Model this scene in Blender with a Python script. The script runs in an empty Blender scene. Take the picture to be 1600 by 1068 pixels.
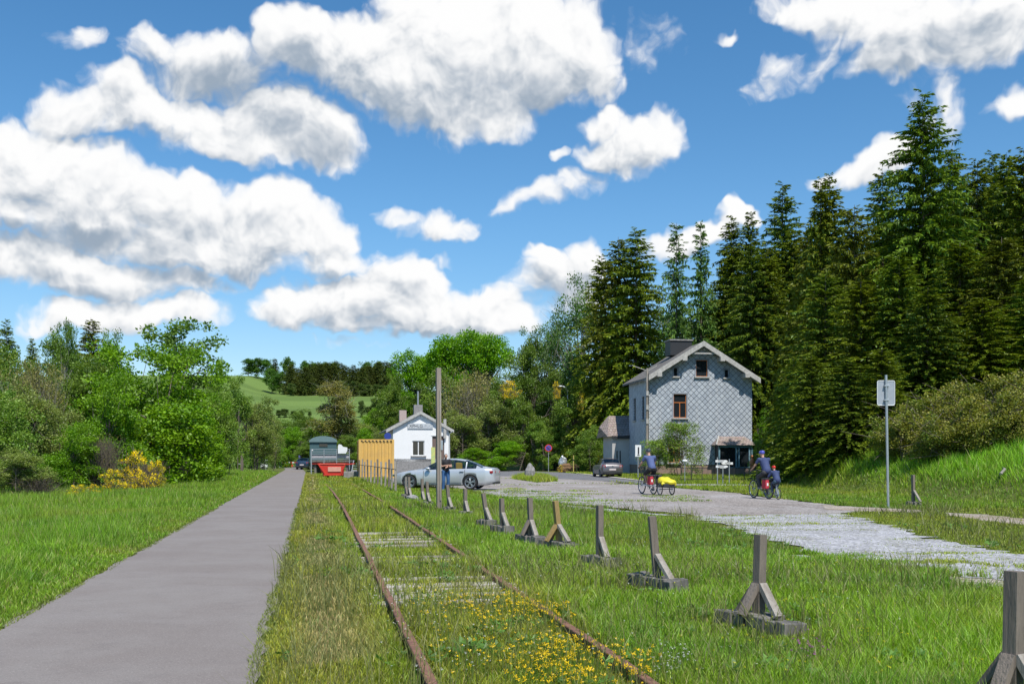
import bpy, bmesh, math, random
import numpy as np
from mathutils import Vector, Matrix

# ------------------------------------------------------------------ camera, sky, sun
R = math.radians
SC = bpy.context.scene
COL = SC.collection
F, CX, HY, EYE = 1556.0, 800.0, 714.0, 1.55      # focal length (px of 1600), centre, horizon row, eye height (m)
cam_d = bpy.data.cameras.new('camera'); cam = bpy.data.objects.new('camera', cam_d); COL.objects.link(cam)
cam_d.sensor_width = 36; cam_d.lens = F/1600*36; cam_d.shift_y = (HY-534)/1600
cam_d.clip_start = .05; cam_d.clip_end = 6000
cam.location = (0, 0, EYE); cam.rotation_euler = (R(90), 0, 0)
SC.camera = cam
SUN_EL, SUN_DIR = R(57), Vector((.37, -.93))      # the sun stands behind the camera, to the right
sd = bpy.data.lights.new('sun', 'SUN'); sd.energy = 4.6; sd.angle = R(.5); sd.color = (1, .95, .87)
sun = bpy.data.objects.new('sun', sd); COL.objects.link(sun)
to_sun = Vector((SUN_DIR.x*math.cos(SUN_EL), SUN_DIR.y*math.cos(SUN_EL), math.sin(SUN_EL))).normalized()
sun.rotation_euler = to_sun.to_track_quat('Z', 'Y').to_euler(); sun.location = (20, -20, 40)
SC.view_settings.view_transform = 'Standard'; SC.view_settings.look = 'None'
SC.view_settings.exposure = .15; SC.view_settings.gamma = 1
SC.cycles.max_bounces = 6; SC.cycles.diffuse_bounces = 3; SC.cycles.transparent_max_bounces = 12

class NT:                                          # small node-tree writer
    def __init__(s, tree): s.t = tree
    def n(s, typ, **kw):
        nd = s.t.nodes.new(typ)
        for k, v in kw.items():
            if k == 'i':
                for kk, vv in v.items():
                    if isinstance(vv, bpy.types.Node): vv = vv.outputs[0]
                    if isinstance(vv, bpy.types.NodeSocket): s.t.links.new(vv, nd.inputs[kk])
                    else: nd.inputs[kk].default_value = vv
            else: setattr(nd, k, v)
        return nd
    def m(s, op, a, b=None, c=None, clamp=False):
        i = {0: a}
        if b is not None: i[1] = b
        if c is not None: i[2] = c
        return s.n('ShaderNodeMath', operation=op, use_clamp=clamp, i=i).outputs[0]
    def vm(s, op, a, b=None):
        i = {0: a}
        if b is not None: i[1] = b
        nd = s.n('ShaderNodeVectorMath', operation=op, i=i)
        return nd.outputs['Value'] if op in ('LENGTH', 'DOT_PRODUCT') else nd.outputs[0]
    def noise(s, vec, scale, detail=4, rough=.55, dist=0, out='Fac', dim='3D'):
        return s.n('ShaderNodeTexNoise', noise_dimensions=dim, i={'Vector': vec, 'Scale': scale, 'Detail': detail, 'Roughness': rough, 'Distortion': dist}).outputs[out]
    def ramp(s, v, lo, hi, a=0., b=1.):
        return s.n('ShaderNodeMapRange', interpolation_type='SMOOTHSTEP', i={0: v, 1: lo, 2: hi, 3: a, 4: b}).outputs[0]
    def mix(s, f, a, b):
        nd = s.n('ShaderNodeMix', data_type='RGBA')
        for k, v in ((0, f), (6, a), (7, b)):
            if isinstance(v, bpy.types.NodeSocket): s.t.links.new(v, nd.inputs[k])
            else: nd.inputs[k].default_value = v if k == 0 else (*v, 1)[:4]
        return nd.outputs[2]
    def link(s, a, b): s.t.links.new(a, b)

def sky_pt(px, py):                                # a direction in the sky as azimuth, elevation
    x, z = (px-CX)/F, (HY-py)/F
    return math.atan2(x, 1), math.atan2(z, math.hypot(x, 1))
# cumulus: centre, half size (px of sky), weight (thinner clouds have less), tilt in degrees
CLOUDS = [(110,172,78,42,1,0),(205,168,95,52,1.05,8),(235,78,70,34,.62,-14),(120,60,45,22,.42,-20),(330,105,120,58,.85,0),(320,190,110,48,.8,0),(430,205,130,62,1,0),
 (365,225,85,34,1.05,0),(480,70,72,58,1.15,-20),(560,70,110,62,1.15,0),(640,130,170,85,1.1,10),(760,50,190,100,1.2,0),(850,80,110,85,1.15,0),(905,105,85,42,.85,25),
 (740,150,110,52,.95,10),(1010,75,46,44,.28,30),
 (985,225,70,52,1,0),(935,185,45,30,.8,-20),(1035,195,32,32,.75,0),(945,255,55,34,.8,20),(862,302,82,25,.62,-12),(862,243,16,13,.5,0),
 (50,265,130,85,1.25,0),(170,300,130,66,1.15,0),(290,330,130,58,1.1,0),(420,345,120,58,1.2,0),(495,365,70,46,1.05,0),(120,350,190,52,.9,0),(330,390,200,48,.95,0),
 (520,405,85,38,.75,0),(60,420,200,42,.95,0),(180,440,190,32,.85,0),(610,420,50,40,.6,0),
 (195,487,160,29,.95,-2),(70,500,60,22,.6,0),
 (630,450,70,48,1.25,0),(560,478,130,42,1,0),(680,490,140,42,1.1,0),(760,495,75,42,1,0),(470,492,80,36,1,0),(640,515,200,22,.8,0),
 (690,352,70,32,.75,0),(632,338,48,16,.45,15),(700,410,30,10,.3,0),
 (868,432,78,42,.9,0),(908,398,38,42,1.1,0),(838,402,30,18,.9,0),(880,470,60,30,.6,0),(800,470,40,50,.4,0),
 (1090,368,85,24,.85,-22),(1155,328,30,20,1,0),(1040,378,40,18,.7,0),
 (1325,262,72,25,.9,-15),(1385,240,42,24,.85,-20),(1275,282,28,16,.7,0),
 (1310,15,130,40,.95,6),(1450,30,190,62,1.05,5),(1420,95,105,38,.8,-5),(1560,55,110,62,.95,-15),
 (1225,128,62,32,.42,-30),(1290,105,38,30,.35,-30),(1480,168,58,50,.5,-25),(1420,150,38,22,.35,0),(1590,172,52,24,.7,-12),(1134,57,22,13,.48,0),(560,545,60,9,.3,0)]

world = bpy.data.worlds.new('World'); SC.world = world; world.use_nodes = True
wt = world.node_tree; wt.nodes.clear(); W = NT(wt)
tc = W.n('ShaderNodeTexCoord')
sx = W.n('ShaderNodeSeparateXYZ', i={0: tc.outputs['Generated']})
az = W.m('ARCTAN2', sx.outputs[0], sx.outputs[1]); elv = W.m('ARCSINE', sx.outputs[2])
SKYP = W.n('ShaderNodeCombineXYZ', i={0: az, 1: elv, 2: 0.}).outputs[0]
def cloud_density(p):
    w1 = W.noise(p, 9, 4, .6, out='Color', dim='2D')
    w1 = W.vm('SUBTRACT', w1, (.5, .5, .5))
    w1 = W.n('ShaderNodeVectorMath', operation='SCALE', i={0: w1, 3: .072}).outputs[0]
    q = W.vm('ADD', p, w1)
    acc = None; qs = W.n('ShaderNodeSeparateXYZ', i={0: q})
    for (x, y, rx, ry, w, rot) in CLOUDS:
        a, e = sky_pt(x, y); a2, _ = sky_pt(x+1, y); _, e2 = sky_pt(x, y-1)
        qq = q if acc is None else W.n('ShaderNodeCombineXYZ', i={0: qs.outputs[0], 1: qs.outputs[1], 2: acc})   # (the running value rides along, scaled to nothing)
        mp = W.n('ShaderNodeMapping', vector_type='TEXTURE', i={0: qq, 1: (a, e, 0), 2: (0, 0, R(-rot)), 3: ((a2-a)*rx*1.16, (e2-e)*ry*1.16, 1e5)})
        v = W.m('MULTIPLY_ADD', W.vm('DOT_PRODUCT', mp.outputs[0], mp.outputs[0]), -w, w)
        acc = v if acc is None else W.m('SMOOTH_MAX', acc, v, .09)
    beh = W.m('SUBTRACT', W.noise(W.vm('MULTIPLY', p, (1, 2, 1)), 2.2, 5, .55, dim='2D'), .42)         # the sky outside the photo's view
    out = W.ramp(W.m('ABSOLUTE', az), .62, .85); 
    up = W.ramp(elv, .5, .7)
    acc = W.m('ADD', acc, W.m('MULTIPLY', W.m('MAXIMUM', out, up), W.m('SUBTRACT', W.m('MAXIMUM', beh, -.3), W.m('MAXIMUM', acc, -1.))))
    vo = W.n('ShaderNodeTexVoronoi', voronoi_dimensions='2D', feature='SMOOTH_F1', i={'Vector': q, 'Scale': 20, 'Detail': 3, 'Roughness': .6, 'Smoothness': .6})
    puff = W.m('MULTIPLY_ADD', vo.outputs['Distance'], -.40, .20)
    fine = W.m('MULTIPLY_ADD', W.noise(q, 26, 8, .64, dim='2D'), .50, -.25)
    return W.m('ADD', acc, W.m('ADD', puff, fine)), acc, puff, fine
SKYW = W.vm('ADD', SKYP, W.n('ShaderNodeVectorMath', operation='SCALE', i={0: W.vm('SUBTRACT', W.noise(SKYP, 14, 4, .6, out='Color', dim='2D'), (.5, .5, .5)), 3: .05}).outputs[0])
D0, A0, U0, N0 = cloud_density(SKYP)
D1, A1, U1, N1 = cloud_density(W.vm('ADD', SKYP, (.005, .015, 0)))
alpha = W.ramp(W.m('MULTIPLY_ADD', W.noise(SKYP, 60, 5, .6, dim='2D'), .14, D0), .0, .46)
s_det = W.m('ADD', W.m('MULTIPLY', W.m('SUBTRACT', U0, U1), 1.1), W.m('MULTIPLY', W.m('SUBTRACT', N0, N1), .14))
s_big = W.m('MAXIMUM', W.m('MINIMUM', W.m('MULTIPLY', W.m('SUBTRACT', A0, A1), .62), .4), -.4)
lit = W.m('ADD', W.m('ADD', s_det, s_big), W.m('MULTIPLY_ADD', W.noise(SKYP, 7, 3, .5, dim='2D'), .30, .42))
lit = W.m('SUBTRACT', lit, W.ramp(A0, .35, 1.1, 0., .10))
sws = W.n('ShaderNodeSeparateXYZ', i={0: SKYW})
for (x, y, rx, ry, k) in [(70,374,190,26,.85),(380,436,210,24,.8),(290,130,150,45,.5),(430,150,120,55,.5),(530,232,80,32,.7),(660,175,190,32,.5),(820,150,150,36,.4),(560,500,170,20,.35),(640,524,200,12,.5),(120,456,210,13,.4),(1480,60,170,34,.55),(880,462,70,26,.4),(180,212,120,14,.5),(960,262,60,18,.3),(470,95,45,40,.4),(620,440,40,16,.4),(300,345,120,24,.35),(1380,110,90,22,.3)]:
    a, e = sky_pt(x, y); a2, _ = sky_pt(x+1, y); _, e2 = sky_pt(x, y-1)
    mp = W.n('ShaderNodeMapping', vector_type='TEXTURE', i={0: W.n('ShaderNodeCombineXYZ', i={0: sws.outputs[0], 1: sws.outputs[1], 2: lit}), 1: (a, e, 0), 3: ((a2-a)*rx*1.3, (e2-e)*ry*1.3, 1e5)})
    g = W.m('MAXIMUM', W.m('SUBTRACT', 1., W.vm('DOT_PRODUCT', mp.outputs[0], mp.outputs[0])), 0.)
    lit = W.m('MULTIPLY_ADD', g, -k*.62, lit)
lit = W.ramp(lit, -.22, .72)
ccol = W.mix(lit, (.34, .42, .52), (1.02, 1.02, 1.02))
thin = W.ramp(D0, .05, .55)
sky = W.n('ShaderNodeTexSky', sky_type='NISHITA', sun_disc=False, sun_elevation=SUN_EL, sun_rotation=math.atan2(SUN_DIR.x, SUN_DIR.y), altitude=400, air_density=1.0, dust_density=.15, ozone_density=3.0)
skc = W.n('ShaderNodeHueSaturation', i={'Hue': .495, 'Saturation': 1.24, 'Color': sky.outputs[0]})
skl = W.mix(W.ramp(elv, .26, -.02), skc.outputs[0], W.vm('MULTIPLY', skc.outputs[0], (.83, .80, .83)))
bg1 = W.n('ShaderNodeBackground', i={0: skl, 1: .134})
bg2 = W.n('ShaderNodeBackground', i={0: ccol, 1: .88})
mx = W.n('ShaderNodeMixShader', i={0: W.m('MULTIPLY', alpha, W.m('MULTIPLY_ADD', thin, .35, .65)), 1: bg1.outputs[0], 2: bg2.outputs[0]})
wo = W.n('ShaderNodeOutputWorld'); W.link(mx.outputs[0], wo.inputs[0])
world.cycles.sampling_method = 'MANUAL'; world.cycles.sample_map_resolution = 512

# ------------------------------------------------------------------ helpers
def at(px, py, Y): return Vector(((px-CX)/F*Y, Y, EYE-(py-HY)/F*Y))
def gp(px, py, z=0.):
    Y = F*(EYE-z)/(py-HY); return ((px-CX)/F*Y, Y)
def tag(o, label=None, cat=None, group=None, kind=None):
    if label: o['label'] = label
    if cat: o['category'] = cat
    if group: o['group'] = group
    if kind: o['kind'] = kind
    return o
def empty(name, loc, rz=0, label=None, cat=None, group=None, s=1.):
    o = bpy.data.objects.new(name, None); COL.objects.link(o); o.location = loc; o.rotation_euler = (0, 0, rz)
    o.scale = (s, s, s); o.empty_display_size = .2
    return tag(o, label, cat, group)
def link_mesh(name, me, parent=None):
    o = bpy.data.objects.new(name, me); COL.objects.link(o)
    if parent: o.parent = parent
    return o
def np_mesh(name, V, polys, mat, cols=None, smooth=False):
    """V (n,3); polys: list of int arrays (m,k); cols (n,3) per vertex"""
    me = bpy.data.meshes.new(name); me.vertices.add(len(V)); me.vertices.foreach_set('co', np.asarray(V, np.float32).ravel())
    loops = np.concatenate([p.ravel() for p in polys]); tot = np.concatenate([np.full(len(p), p.shape[1]) for p in polys])
    st = np.concatenate([[0], np.cumsum(tot)[:-1]])
    me.loops.add(len(loops)); me.loops.foreach_set('vertex_index', loops.astype(np.int32))
    me.polygons.add(len(tot)); me.polygons.foreach_set('loop_start', st.astype(np.int32))
    me.polygons.foreach_set('use_smooth', np.full(len(tot), smooth))
    if cols is not None:
        a = me.color_attributes.new('col', 'FLOAT_COLOR', 'POINT')
        a.data.foreach_set('color', np.concatenate([cols, np.ones((len(cols), 1))], 1).astype(np.float32).ravel())
    me.update(calc_edges=True); me.materials.append(mat)
    return me

class MB:
    def __init__(s): s.v = []; s.f = []; s.sm = []
    def add(s, vs, fs, smooth=False, M=None):
        b = len(s.v)
        s.v += [tuple(M @ Vector(v)) if M else tuple(v) for v in vs]
        s.f += [tuple(b+i for i in f) for f in fs]; s.sm += [smooth]*len(fs); return s
    def box(s, c, d, rot=None, M=None, bev=0.):
        x, y, z = [q/2 for q in d]; e = min(bev, x*.9, y*.9, z*.9)
        if e > 0:
            bm = bmesh.new(); bmesh.ops.create_cube(bm, size=1)
            for v in bm.verts: v.co = Vector((v.co.x*2*x, v.co.y*2*y, v.co.z*2*z))
            bmesh.ops.bevel(bm, geom=bm.edges[:], offset=e, segments=2, affect='EDGES', profile=.6)
            bm.verts.index_update(); vs = [v.co.copy() for v in bm.verts]; fs = [[v.index for v in f.verts] for f in bm.faces]; bm.free()
        else:
            vs = [Vector((a*x, b*y, g*z)) for a in (-1, 1) for b in (-1, 1) for g in (-1, 1)]
            fs = [(0,1,3,2),(4,6,7,5),(0,4,5,1),(2,3,7,6),(0,2,6,4),(1,5,7,3)]
        T = Matrix.Translation(c)
        if rot: T = T @ (Matrix.Rotation(rot[2], 4, 'Z') @ Matrix.Rotation(rot[1], 4, 'Y') @ Matrix.Rotation(rot[0], 4, 'X'))
        if M: T = M @ T
        return s.add(vs, fs, False, T)
    def bar(s, a, b, w, d=None, roll=0.):                  # a square bar from a to b
        a, b = Vector(a), Vector(b); d = d or w; L = (b-a).length; q = (b-a).to_track_quat('Z', 'Y')
        T = Matrix.Translation((a+b)/2) @ q.to_matrix().to_4x4() @ Matrix.Rotation(roll, 4, 'Z')
        return s.box((0, 0, 0), (w, d, L), M=T)
    def tube(s, pts, r, n=8, cap=True):
        pts = [Vector(p) for p in pts]; m = len(pts); rr = r if hasattr(r, '__len__') else [r]*m
        vs = []; fs = []; pu = None
        for i, p in enumerate(pts):
            t = (pts[min(i+1, m-1)]-pts[max(i-1, 0)]).normalized()
            if pu is None: u = t.orthogonal().normalized()
            else:
                u = (pu - t*pu.dot(t)); u = u.normalized() if u.length > 1e-6 else t.orthogonal().normalized()
            pu = u; w = t.cross(u)
            for k in range(n):
                a = 2*math.pi*k/n; vs.append(p+(u*math.cos(a)+w*math.sin(a))*rr[i])
        for i in range(m-1):
            for k in range(n): fs.append((i*n+k, i*n+(k+1) % n, (i+1)*n+(k+1) % n, (i+1)*n+k))
        s.add(vs, fs, n > 5)
        if cap:                                            # caps have their own vertices so that they shade flat
            s.add(vs[:n], [tuple(range(n))[::-1]]); s.add(vs[-n:], [tuple(range(n))])
        return s
    def ring(s, c, R0, r, axis=(1, 0, 0), n=28, k=8, squash=1.):      # torus
        q = Vector(axis).normalized().to_track_quat('Z', 'Y'); vs = []; fs = []; c = Vector(c)
        for i in range(n):
            a = 2*math.pi*i/n
            for j in range(k):
                b = 2*math.pi*j/k; rad = R0+r*math.cos(b)
                vs.append(c+q @ Vector((rad*math.cos(a), rad*math.sin(a), r*squash*math.sin(b))))
        for i in range(n):
            for j in range(k): fs.append((i*k+j, ((i+1) % n)*k+j, ((i+1) % n)*k+(j+1) % k, i*k+(j+1) % k))
        return s.add(vs, fs, True)
    def ball(s, c, r, n=10, sc=(1, 1, 1)):
        vs = []; fs = []; m = n*2
        for i in range(n+1):
            a = math.pi*i/n
            for j in range(m):
                b = 2*math.pi*j/m; vs.append((c[0]+r*sc[0]*math.sin(a)*math.cos(b), c[1]+r*sc[1]*math.sin(a)*math.sin(b), c[2]+r*sc[2]*math.cos(a)))
        for i in range(n):
            for j in range(m): fs.append((i*m+j, (i+1)*m+j, (i+1)*m+(j+1) % m, i*m+(j+1) % m))
        return s.add(vs, fs, True)
    def prism(s, poly, a, b, plane='xz'):                  # polygon in a plane, extruded between a and b along the third axis
        def P3(p, t): return {'xz': (p[0], t, p[1]), 'yz': (t, p[0], p[1]), 'xy': (p[0], p[1], t)}[plane]
        n = len(poly); vs = [P3(p, a) for p in poly]+[P3(p, b) for p in poly]
        fs = [tuple(range(n)), tuple(range(n, 2*n))[::-1]]+[(i, i+n, (i+1) % n+n, (i+1) % n) for i in range(n)]
        return s.add(vs, fs)
    def build(s, name, mat, parent=None, M=None):
        me = bpy.data.meshes.new(name); vs = [tuple(M @ Vector(v)) for v in s.v] if M else s.v
        me.from_pydata(vs, [], s.f); me.polygons.foreach_set('use_smooth', s.sm); me.materials.append(mat)
        bm = bmesh.new(); bm.from_mesh(me); bmesh.ops.recalc_face_normals(bm, faces=bm.faces); bm.to_mesh(me); bm.free()
        me.update(); return link_mesh(name, me, parent)

def wall_mb(x0, x1, z0, z1, holes, y0, y1, top=None):
    """a wall panel in the xz plane with rectangular holes; top = list of (x,z) roof-line points for a gable"""
    mb = MB(); xs = sorted({x0, x1, *[h[0] for h in holes], *[h[1] for h in holes]})
    for a, b in zip(xs[:-1], xs[1:]):
        mid = (a+b)/2; hs = sorted([h for h in holes if h[0] <= mid <= h[1]], key=lambda h: h[2]); z = z0
        for h in hs:
            if h[2] > z+1e-4: mb.prism([(a, z), (b, z), (b, h[2]), (a, h[2])], y0, y1)
            z = h[3]
        if top:
            f = lambda x: np.interp(x, [t[0] for t in top], [t[1] for t in top])
            cut = [a]+[t[0] for t in top if a < t[0] < b]+[b]
            mb.prism([(a, z), (b, z)]+[(x, float(f(x))) for x in cut[::-1]], y0, y1)
        elif z1 > z+1e-4: mb.prism([(a, z), (b, z), (b, z1), (a, z1)], y0, y1)
    return mb

# ------------------------------------------------------------------ materials
def new_mat(name):
    m = bpy.data.materials.new(name); m.use_nodes = True; m.node_tree.nodes.clear(); return m, NT(m.node_tree)
def mat(name, col, rough=.6, metal=0., col2=None, scale=6., amt=.5, bump=0., bscale=40., stretch=(1, 1, 1), coat=0., emis=None, spec=.5, alpha=1., trans=0.):
    m, N = new_mat(name)
    tcx = N.n('ShaderNodeTexCoord').outputs['Object']
    v = N.vm('MULTIPLY', tcx, stretch)
    c2 = col2 or tuple(min(1, c*.78) for c in col)
    f = N.ramp(N.noise(v, scale, 6, .6), .35, .68); f2 = N.noise(v, scale*7, 4, .6)
    c = N.mix(N.m('MULTIPLY', f, amt), col, c2)
    c = N.mix(N.m('MULTIPLY', N.ramp(f2, .45, .75), amt*.5), c, tuple(x*.7 for x in c2))
    p = N.n('ShaderNodeBsdfPrincipled', i={'Base Color': c, 'Metallic': metal, 'Coat Weight': coat, 'Specular IOR Level': spec, 'Alpha': alpha, 'Transmission Weight': trans})
    N.link(N.m('MULTIPLY_ADD', f2, .2, rough-.1), p.inputs['Roughness'])
    if bump:
        b = N.n('ShaderNodeBump', i={'Height': N.noise(v, bscale, 5, .6), 'Strength': min(1, bump), 'Distance': .02}); N.link(b.outputs[0], p.inputs['Normal'])
    if emis: p.inputs['Emission Color'].default_value = (*col, 1); p.inputs['Emission Strength'].default_value = emis
    o = N.n('ShaderNodeOutputMaterial'); N.link(p.outputs[0], o.inputs[0]); return m
def leaf_mat(name, tint=(1, 1, 1), vary=.25, trans=.32):
    m, N = new_mat(name)
    a = N.n('ShaderNodeAttribute', attribute_name='col').outputs['Color']
    oi = N.n('ShaderNodeObjectInfo').outputs['Random']
    pos = N.n('ShaderNodeNewGeometry').outputs['Position']
    c = N.vm('MULTIPLY', a, tint)
    k = N.m('MULTIPLY_ADD', oi, vary, 1-vary/2)
    c = N.n('ShaderNodeVectorMath', operation='SCALE', i={0: c, 3: k}).outputs[0]
    hs = N.n('ShaderNodeHueSaturation', i={'Hue': N.m('MULTIPLY_ADD', N.noise(pos, .35, 2), .035, .488), 'Saturation': 1.08, 'Color': c}).outputs[0]
    d = N.n('ShaderNodeBsdfDiffuse', i={0: hs}); t = N.n('ShaderNodeBsdfTranslucent', i={0: N.vm('MULTIPLY', hs, (1.25, 1.2, .55))})
    mx = N.n('ShaderNodeMixShader', i={0: trans, 1: d.outputs[0], 2: t.outputs[0]})
    g = N.n('ShaderNodeBsdfGlossy', i={0: (1, 1, 1, 1), 'Roughness': .5})
    mx2 = N.n('ShaderNodeMixShader', i={0: .025, 1: mx.outputs[0], 2: g.outputs[0]})
    o = N.n('ShaderNodeOutputMaterial'); N.link(mx2.outputs[0], o.inputs[0]); return m

M = {}
M['leaf'] = leaf_mat('leaf', (1.75, 1.65, 1.2), trans=.36); M['needle'] = leaf_mat('needle', (2.45, 2.25, 1.15), vary=.35, trans=.24); M['grass'] = leaf_mat('grass_blade', vary=0, trans=.4)
M['petal'] = leaf_mat('petal', vary=0, trans=.3)
M['bark'] = mat('bark', (.16, .13, .10), .9, col2=(.08, .065, .05), scale=4, bump=.6, bscale=18, stretch=(1, 1, .2))
M['barkgrey'] = mat('bark_grey', (.30, .28, .24), .9, col2=(.13, .12, .10), scale=4, bump=.5, bscale=18)
M['oldwood'] = mat('weathered_wood', (.225, .185, .150), .85, col2=(.11, .09, .075), scale=5, amt=.8, bump=.7, bscale=60, stretch=(1, 1, .12))
M['palewood'] = mat('pale_wood', (.38, .345, .30), .85, col2=(.20, .165, .13), scale=6, amt=.8, bump=.7, bscale=60, stretch=(1, 1, .15))
M['polewood'] = mat('pole_wood', (.31, .26, .215), .85, col2=(.17, .14, .115), scale=4, amt=.8, bump=.7, bscale=50, stretch=(1, 1, .1))
M['ochrewood'] = mat('lichen_wood', (.36, .24, .08), .85, col2=(.22, .17, .11), scale=6, amt=.7, bump=.6, bscale=60, stretch=(1, 1, .15))
M['sleeper'] = mat('sleeper_wood', (.52, .48, .43), .9, col2=(.25, .215, .18), scale=5, amt=.9, bump=.9, bscale=45, stretch=(.12, 1, 1))
M['slab'] = mat('slab_wood', (.22, .205, .18), .95, col2=(.08, .075, .07), scale=9, amt=.9, bump=1., bscale=30, stretch=(1, 1, .2))
M['rust'] = mat('rust', (.27, .135, .085), .85, col2=(.15, .075, .05), scale=9, amt=.8, bump=.5, bscale=80)
M['steel'] = mat('galvanised', (.50, .53, .55), .45, .6, col2=(.38, .40, .42), scale=20)
M['white'] = mat('white_paint', (.80, .81, .80), .55, col2=(.70, .71, .69), scale=3, amt=.4)
M['render'] = mat('white_render', (.82, .82, .81), .8, col2=(.72, .73, .72), scale=1.2, amt=.35, bump=.15)
M['dark'] = mat('dark_paint', (.03, .032, .035), .5)
M['black'] = mat('black_rubber', (.018, .018, .02), .75, bump=.2)
M['glassd'] = mat('window_glass', (.02, .025, .03), .08, spec=.8)
M['stonegrey'] = mat('stone', (.32, .31, .30), .9, col2=(.18, .175, .17), scale=5, amt=.8, bump=.8, bscale=20)
M['red'] = mat('red_paint', (.62, .045, .03), .45, col2=(.42, .05, .035), scale=8, amt=.5)
M['orange'] = mat('varnished_wood', (.50, .17, .05), .5, col2=(.36, .12, .04))
M['yellow'] = mat('yellow_paint', (.75, .50, .03), .5)
M['blue'] = mat('blue_paint', (.03, .06, .30), .5)
M['verge'] = mat('roof_boards', (.50, .49, .46), .8, col2=(.30, .29, .26), scale=6, amt=.7, bump=.3)

# ------------------------------------------------------------------ terrain
def sst(a, b, x):
    t = np.clip((np.asarray(x, float)-a)/(b-a), 0, 1); return t*t*(3-2*t)
def vnoise(x, y, s, seed=0):                        # cheap smooth value noise
    x = np.asarray(x, float)/s; y = np.asarray(y, float)/s; xi = np.floor(x); yi = np.floor(y); fx = x-xi; fy = y-yi
    fx = fx*fx*(3-2*fx); fy = fy*fy*(3-2*fy)
    def hsh(i, j):
        n = np.sin(i*127.1+j*311.7+seed*74.7)*43758.5453; return n-np.floor(n)
    return (hsh(xi, yi)*(1-fx)+hsh(xi+1, yi)*fx)*(1-fy)+(hsh(xi, yi+1)*(1-fx)+hsh(xi+1, yi+1)*fx)*fy
def ter(x, y):
    x = np.asarray(x, float); y = np.asarray(y, float)
    xb = 18.6-.105*y+sst(51, 63, y)*12
    d = np.maximum(0, x-xb); bank = .42*np.minimum(d, 7.5)*sst(0, 2, d)+.16*np.maximum(0, d-7.5)
    bank = bank*sst(-5, 15, y)
    yb = 104+26*sst(10, 2, x); e = np.maximum(0, y-yb)
    back = (.22*np.minimum(e, 14)*sst(0, 3, e)+.07*np.clip(e-14, 0, 120))*sst(-10, 2, x)
    h = np.maximum(bank*(1-sst(96, 104, y)*.0), back)
    left = np.clip(-x-.19*y-14, 0, 60)*.03*sst(250, 60, y)
    hill = np.interp(y, [0, 190, 300, 430, 520, 800, 1600], [0, 0, 11, 28.5, 36, 40, 30])*(1+.10*(vnoise(x, y, 160, 3)-.5)*sst(200, 420, y))
    hill = hill+7.5*sst(-108, -134, x)*sst(350, 500, y)*sst(-600, -200, x)
    return np.maximum(h+left, hill)
def tz(x, y): return float(ter(x, y))
ang = np.concatenate([np.linspace(-180, -40, 36)[:-1], np.linspace(-40, 40, 321), np.linspace(40, 180, 36)[1:]])*math.pi/180
rad = np.concatenate([[.0], np.geomspace(1.2, 2600, 340)])
AA, RR = np.meshgrid(ang, rad, indexing='ij'); gx = RR*np.sin(AA); gy = RR*np.cos(AA); gz = ter(gx, gy)
gz += (vnoise(gx, gy, 1.3, 1)-.5)*.25*sst(.15, .9, gz)
na, nr = AA.shape; idx = np.arange(na*nr).reshape(na, nr)
q = np.stack([idx[:-1, :-1], idx[1:, :-1], idx[1:, 1:], idx[:-1, 1:]], -1).reshape(-1, 4)
mg, N = new_mat('meadow_ground')
pos = N.n('ShaderNodeNewGeometry').outputs['Position']
n1 = N.ramp(N.noise(pos, .25, 5), .35, .65); n2 = N.ramp(N.noise(pos, 3., 6, .65), .3, .7); n3 = N.noise(pos, 40, 5, .7)
c = N.mix(n1, (.15, .195, .04), (.12, .175, .03)); c = N.mix(N.m('MULTIPLY', n2, .45), c, (.17, .15, .07)); c = N.mix(N.m('MULTIPLY', n3, .5), c, (.04, .05, .015))
sp = N.n('ShaderNodeSeparateXYZ', i={0: pos})
far = N.ramp(sp.outputs[1], 120, 190)
stripes = N.ramp(N.noise(N.vm('MULTIPLY', pos, (.004, .03, 0)), 1., 2), .42, .55)
fc = N.mix(stripes, (.165, .25, .06), (.12, .19, .045)); fc = N.mix(N.m('MULTIPLY', N.noise(pos, .15, 5), .4), fc, (.10, .15, .045))
c = N.mix(far, c, fc)
p = N.n('ShaderNodeBsdfPrincipled', i={'Base Color': c, 'Roughness': .95, 'Specular IOR Level': .1})
b = N.n('ShaderNodeBump', i={'Height': N.noise(pos, 25, 6, .7), 'Strength': .8, 'Distance': .05}); N.link(b.outputs[0], p.inputs['Normal'])
o = N.n('ShaderNodeOutputMaterial'); N.link(p.outputs[0], o.inputs[0])
tag(link_mesh('ground', np_mesh('ground', np.stack([gx, gy, gz], -1).reshape(-1, 3), [q], mg, smooth=True)), kind='structure')

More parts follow.
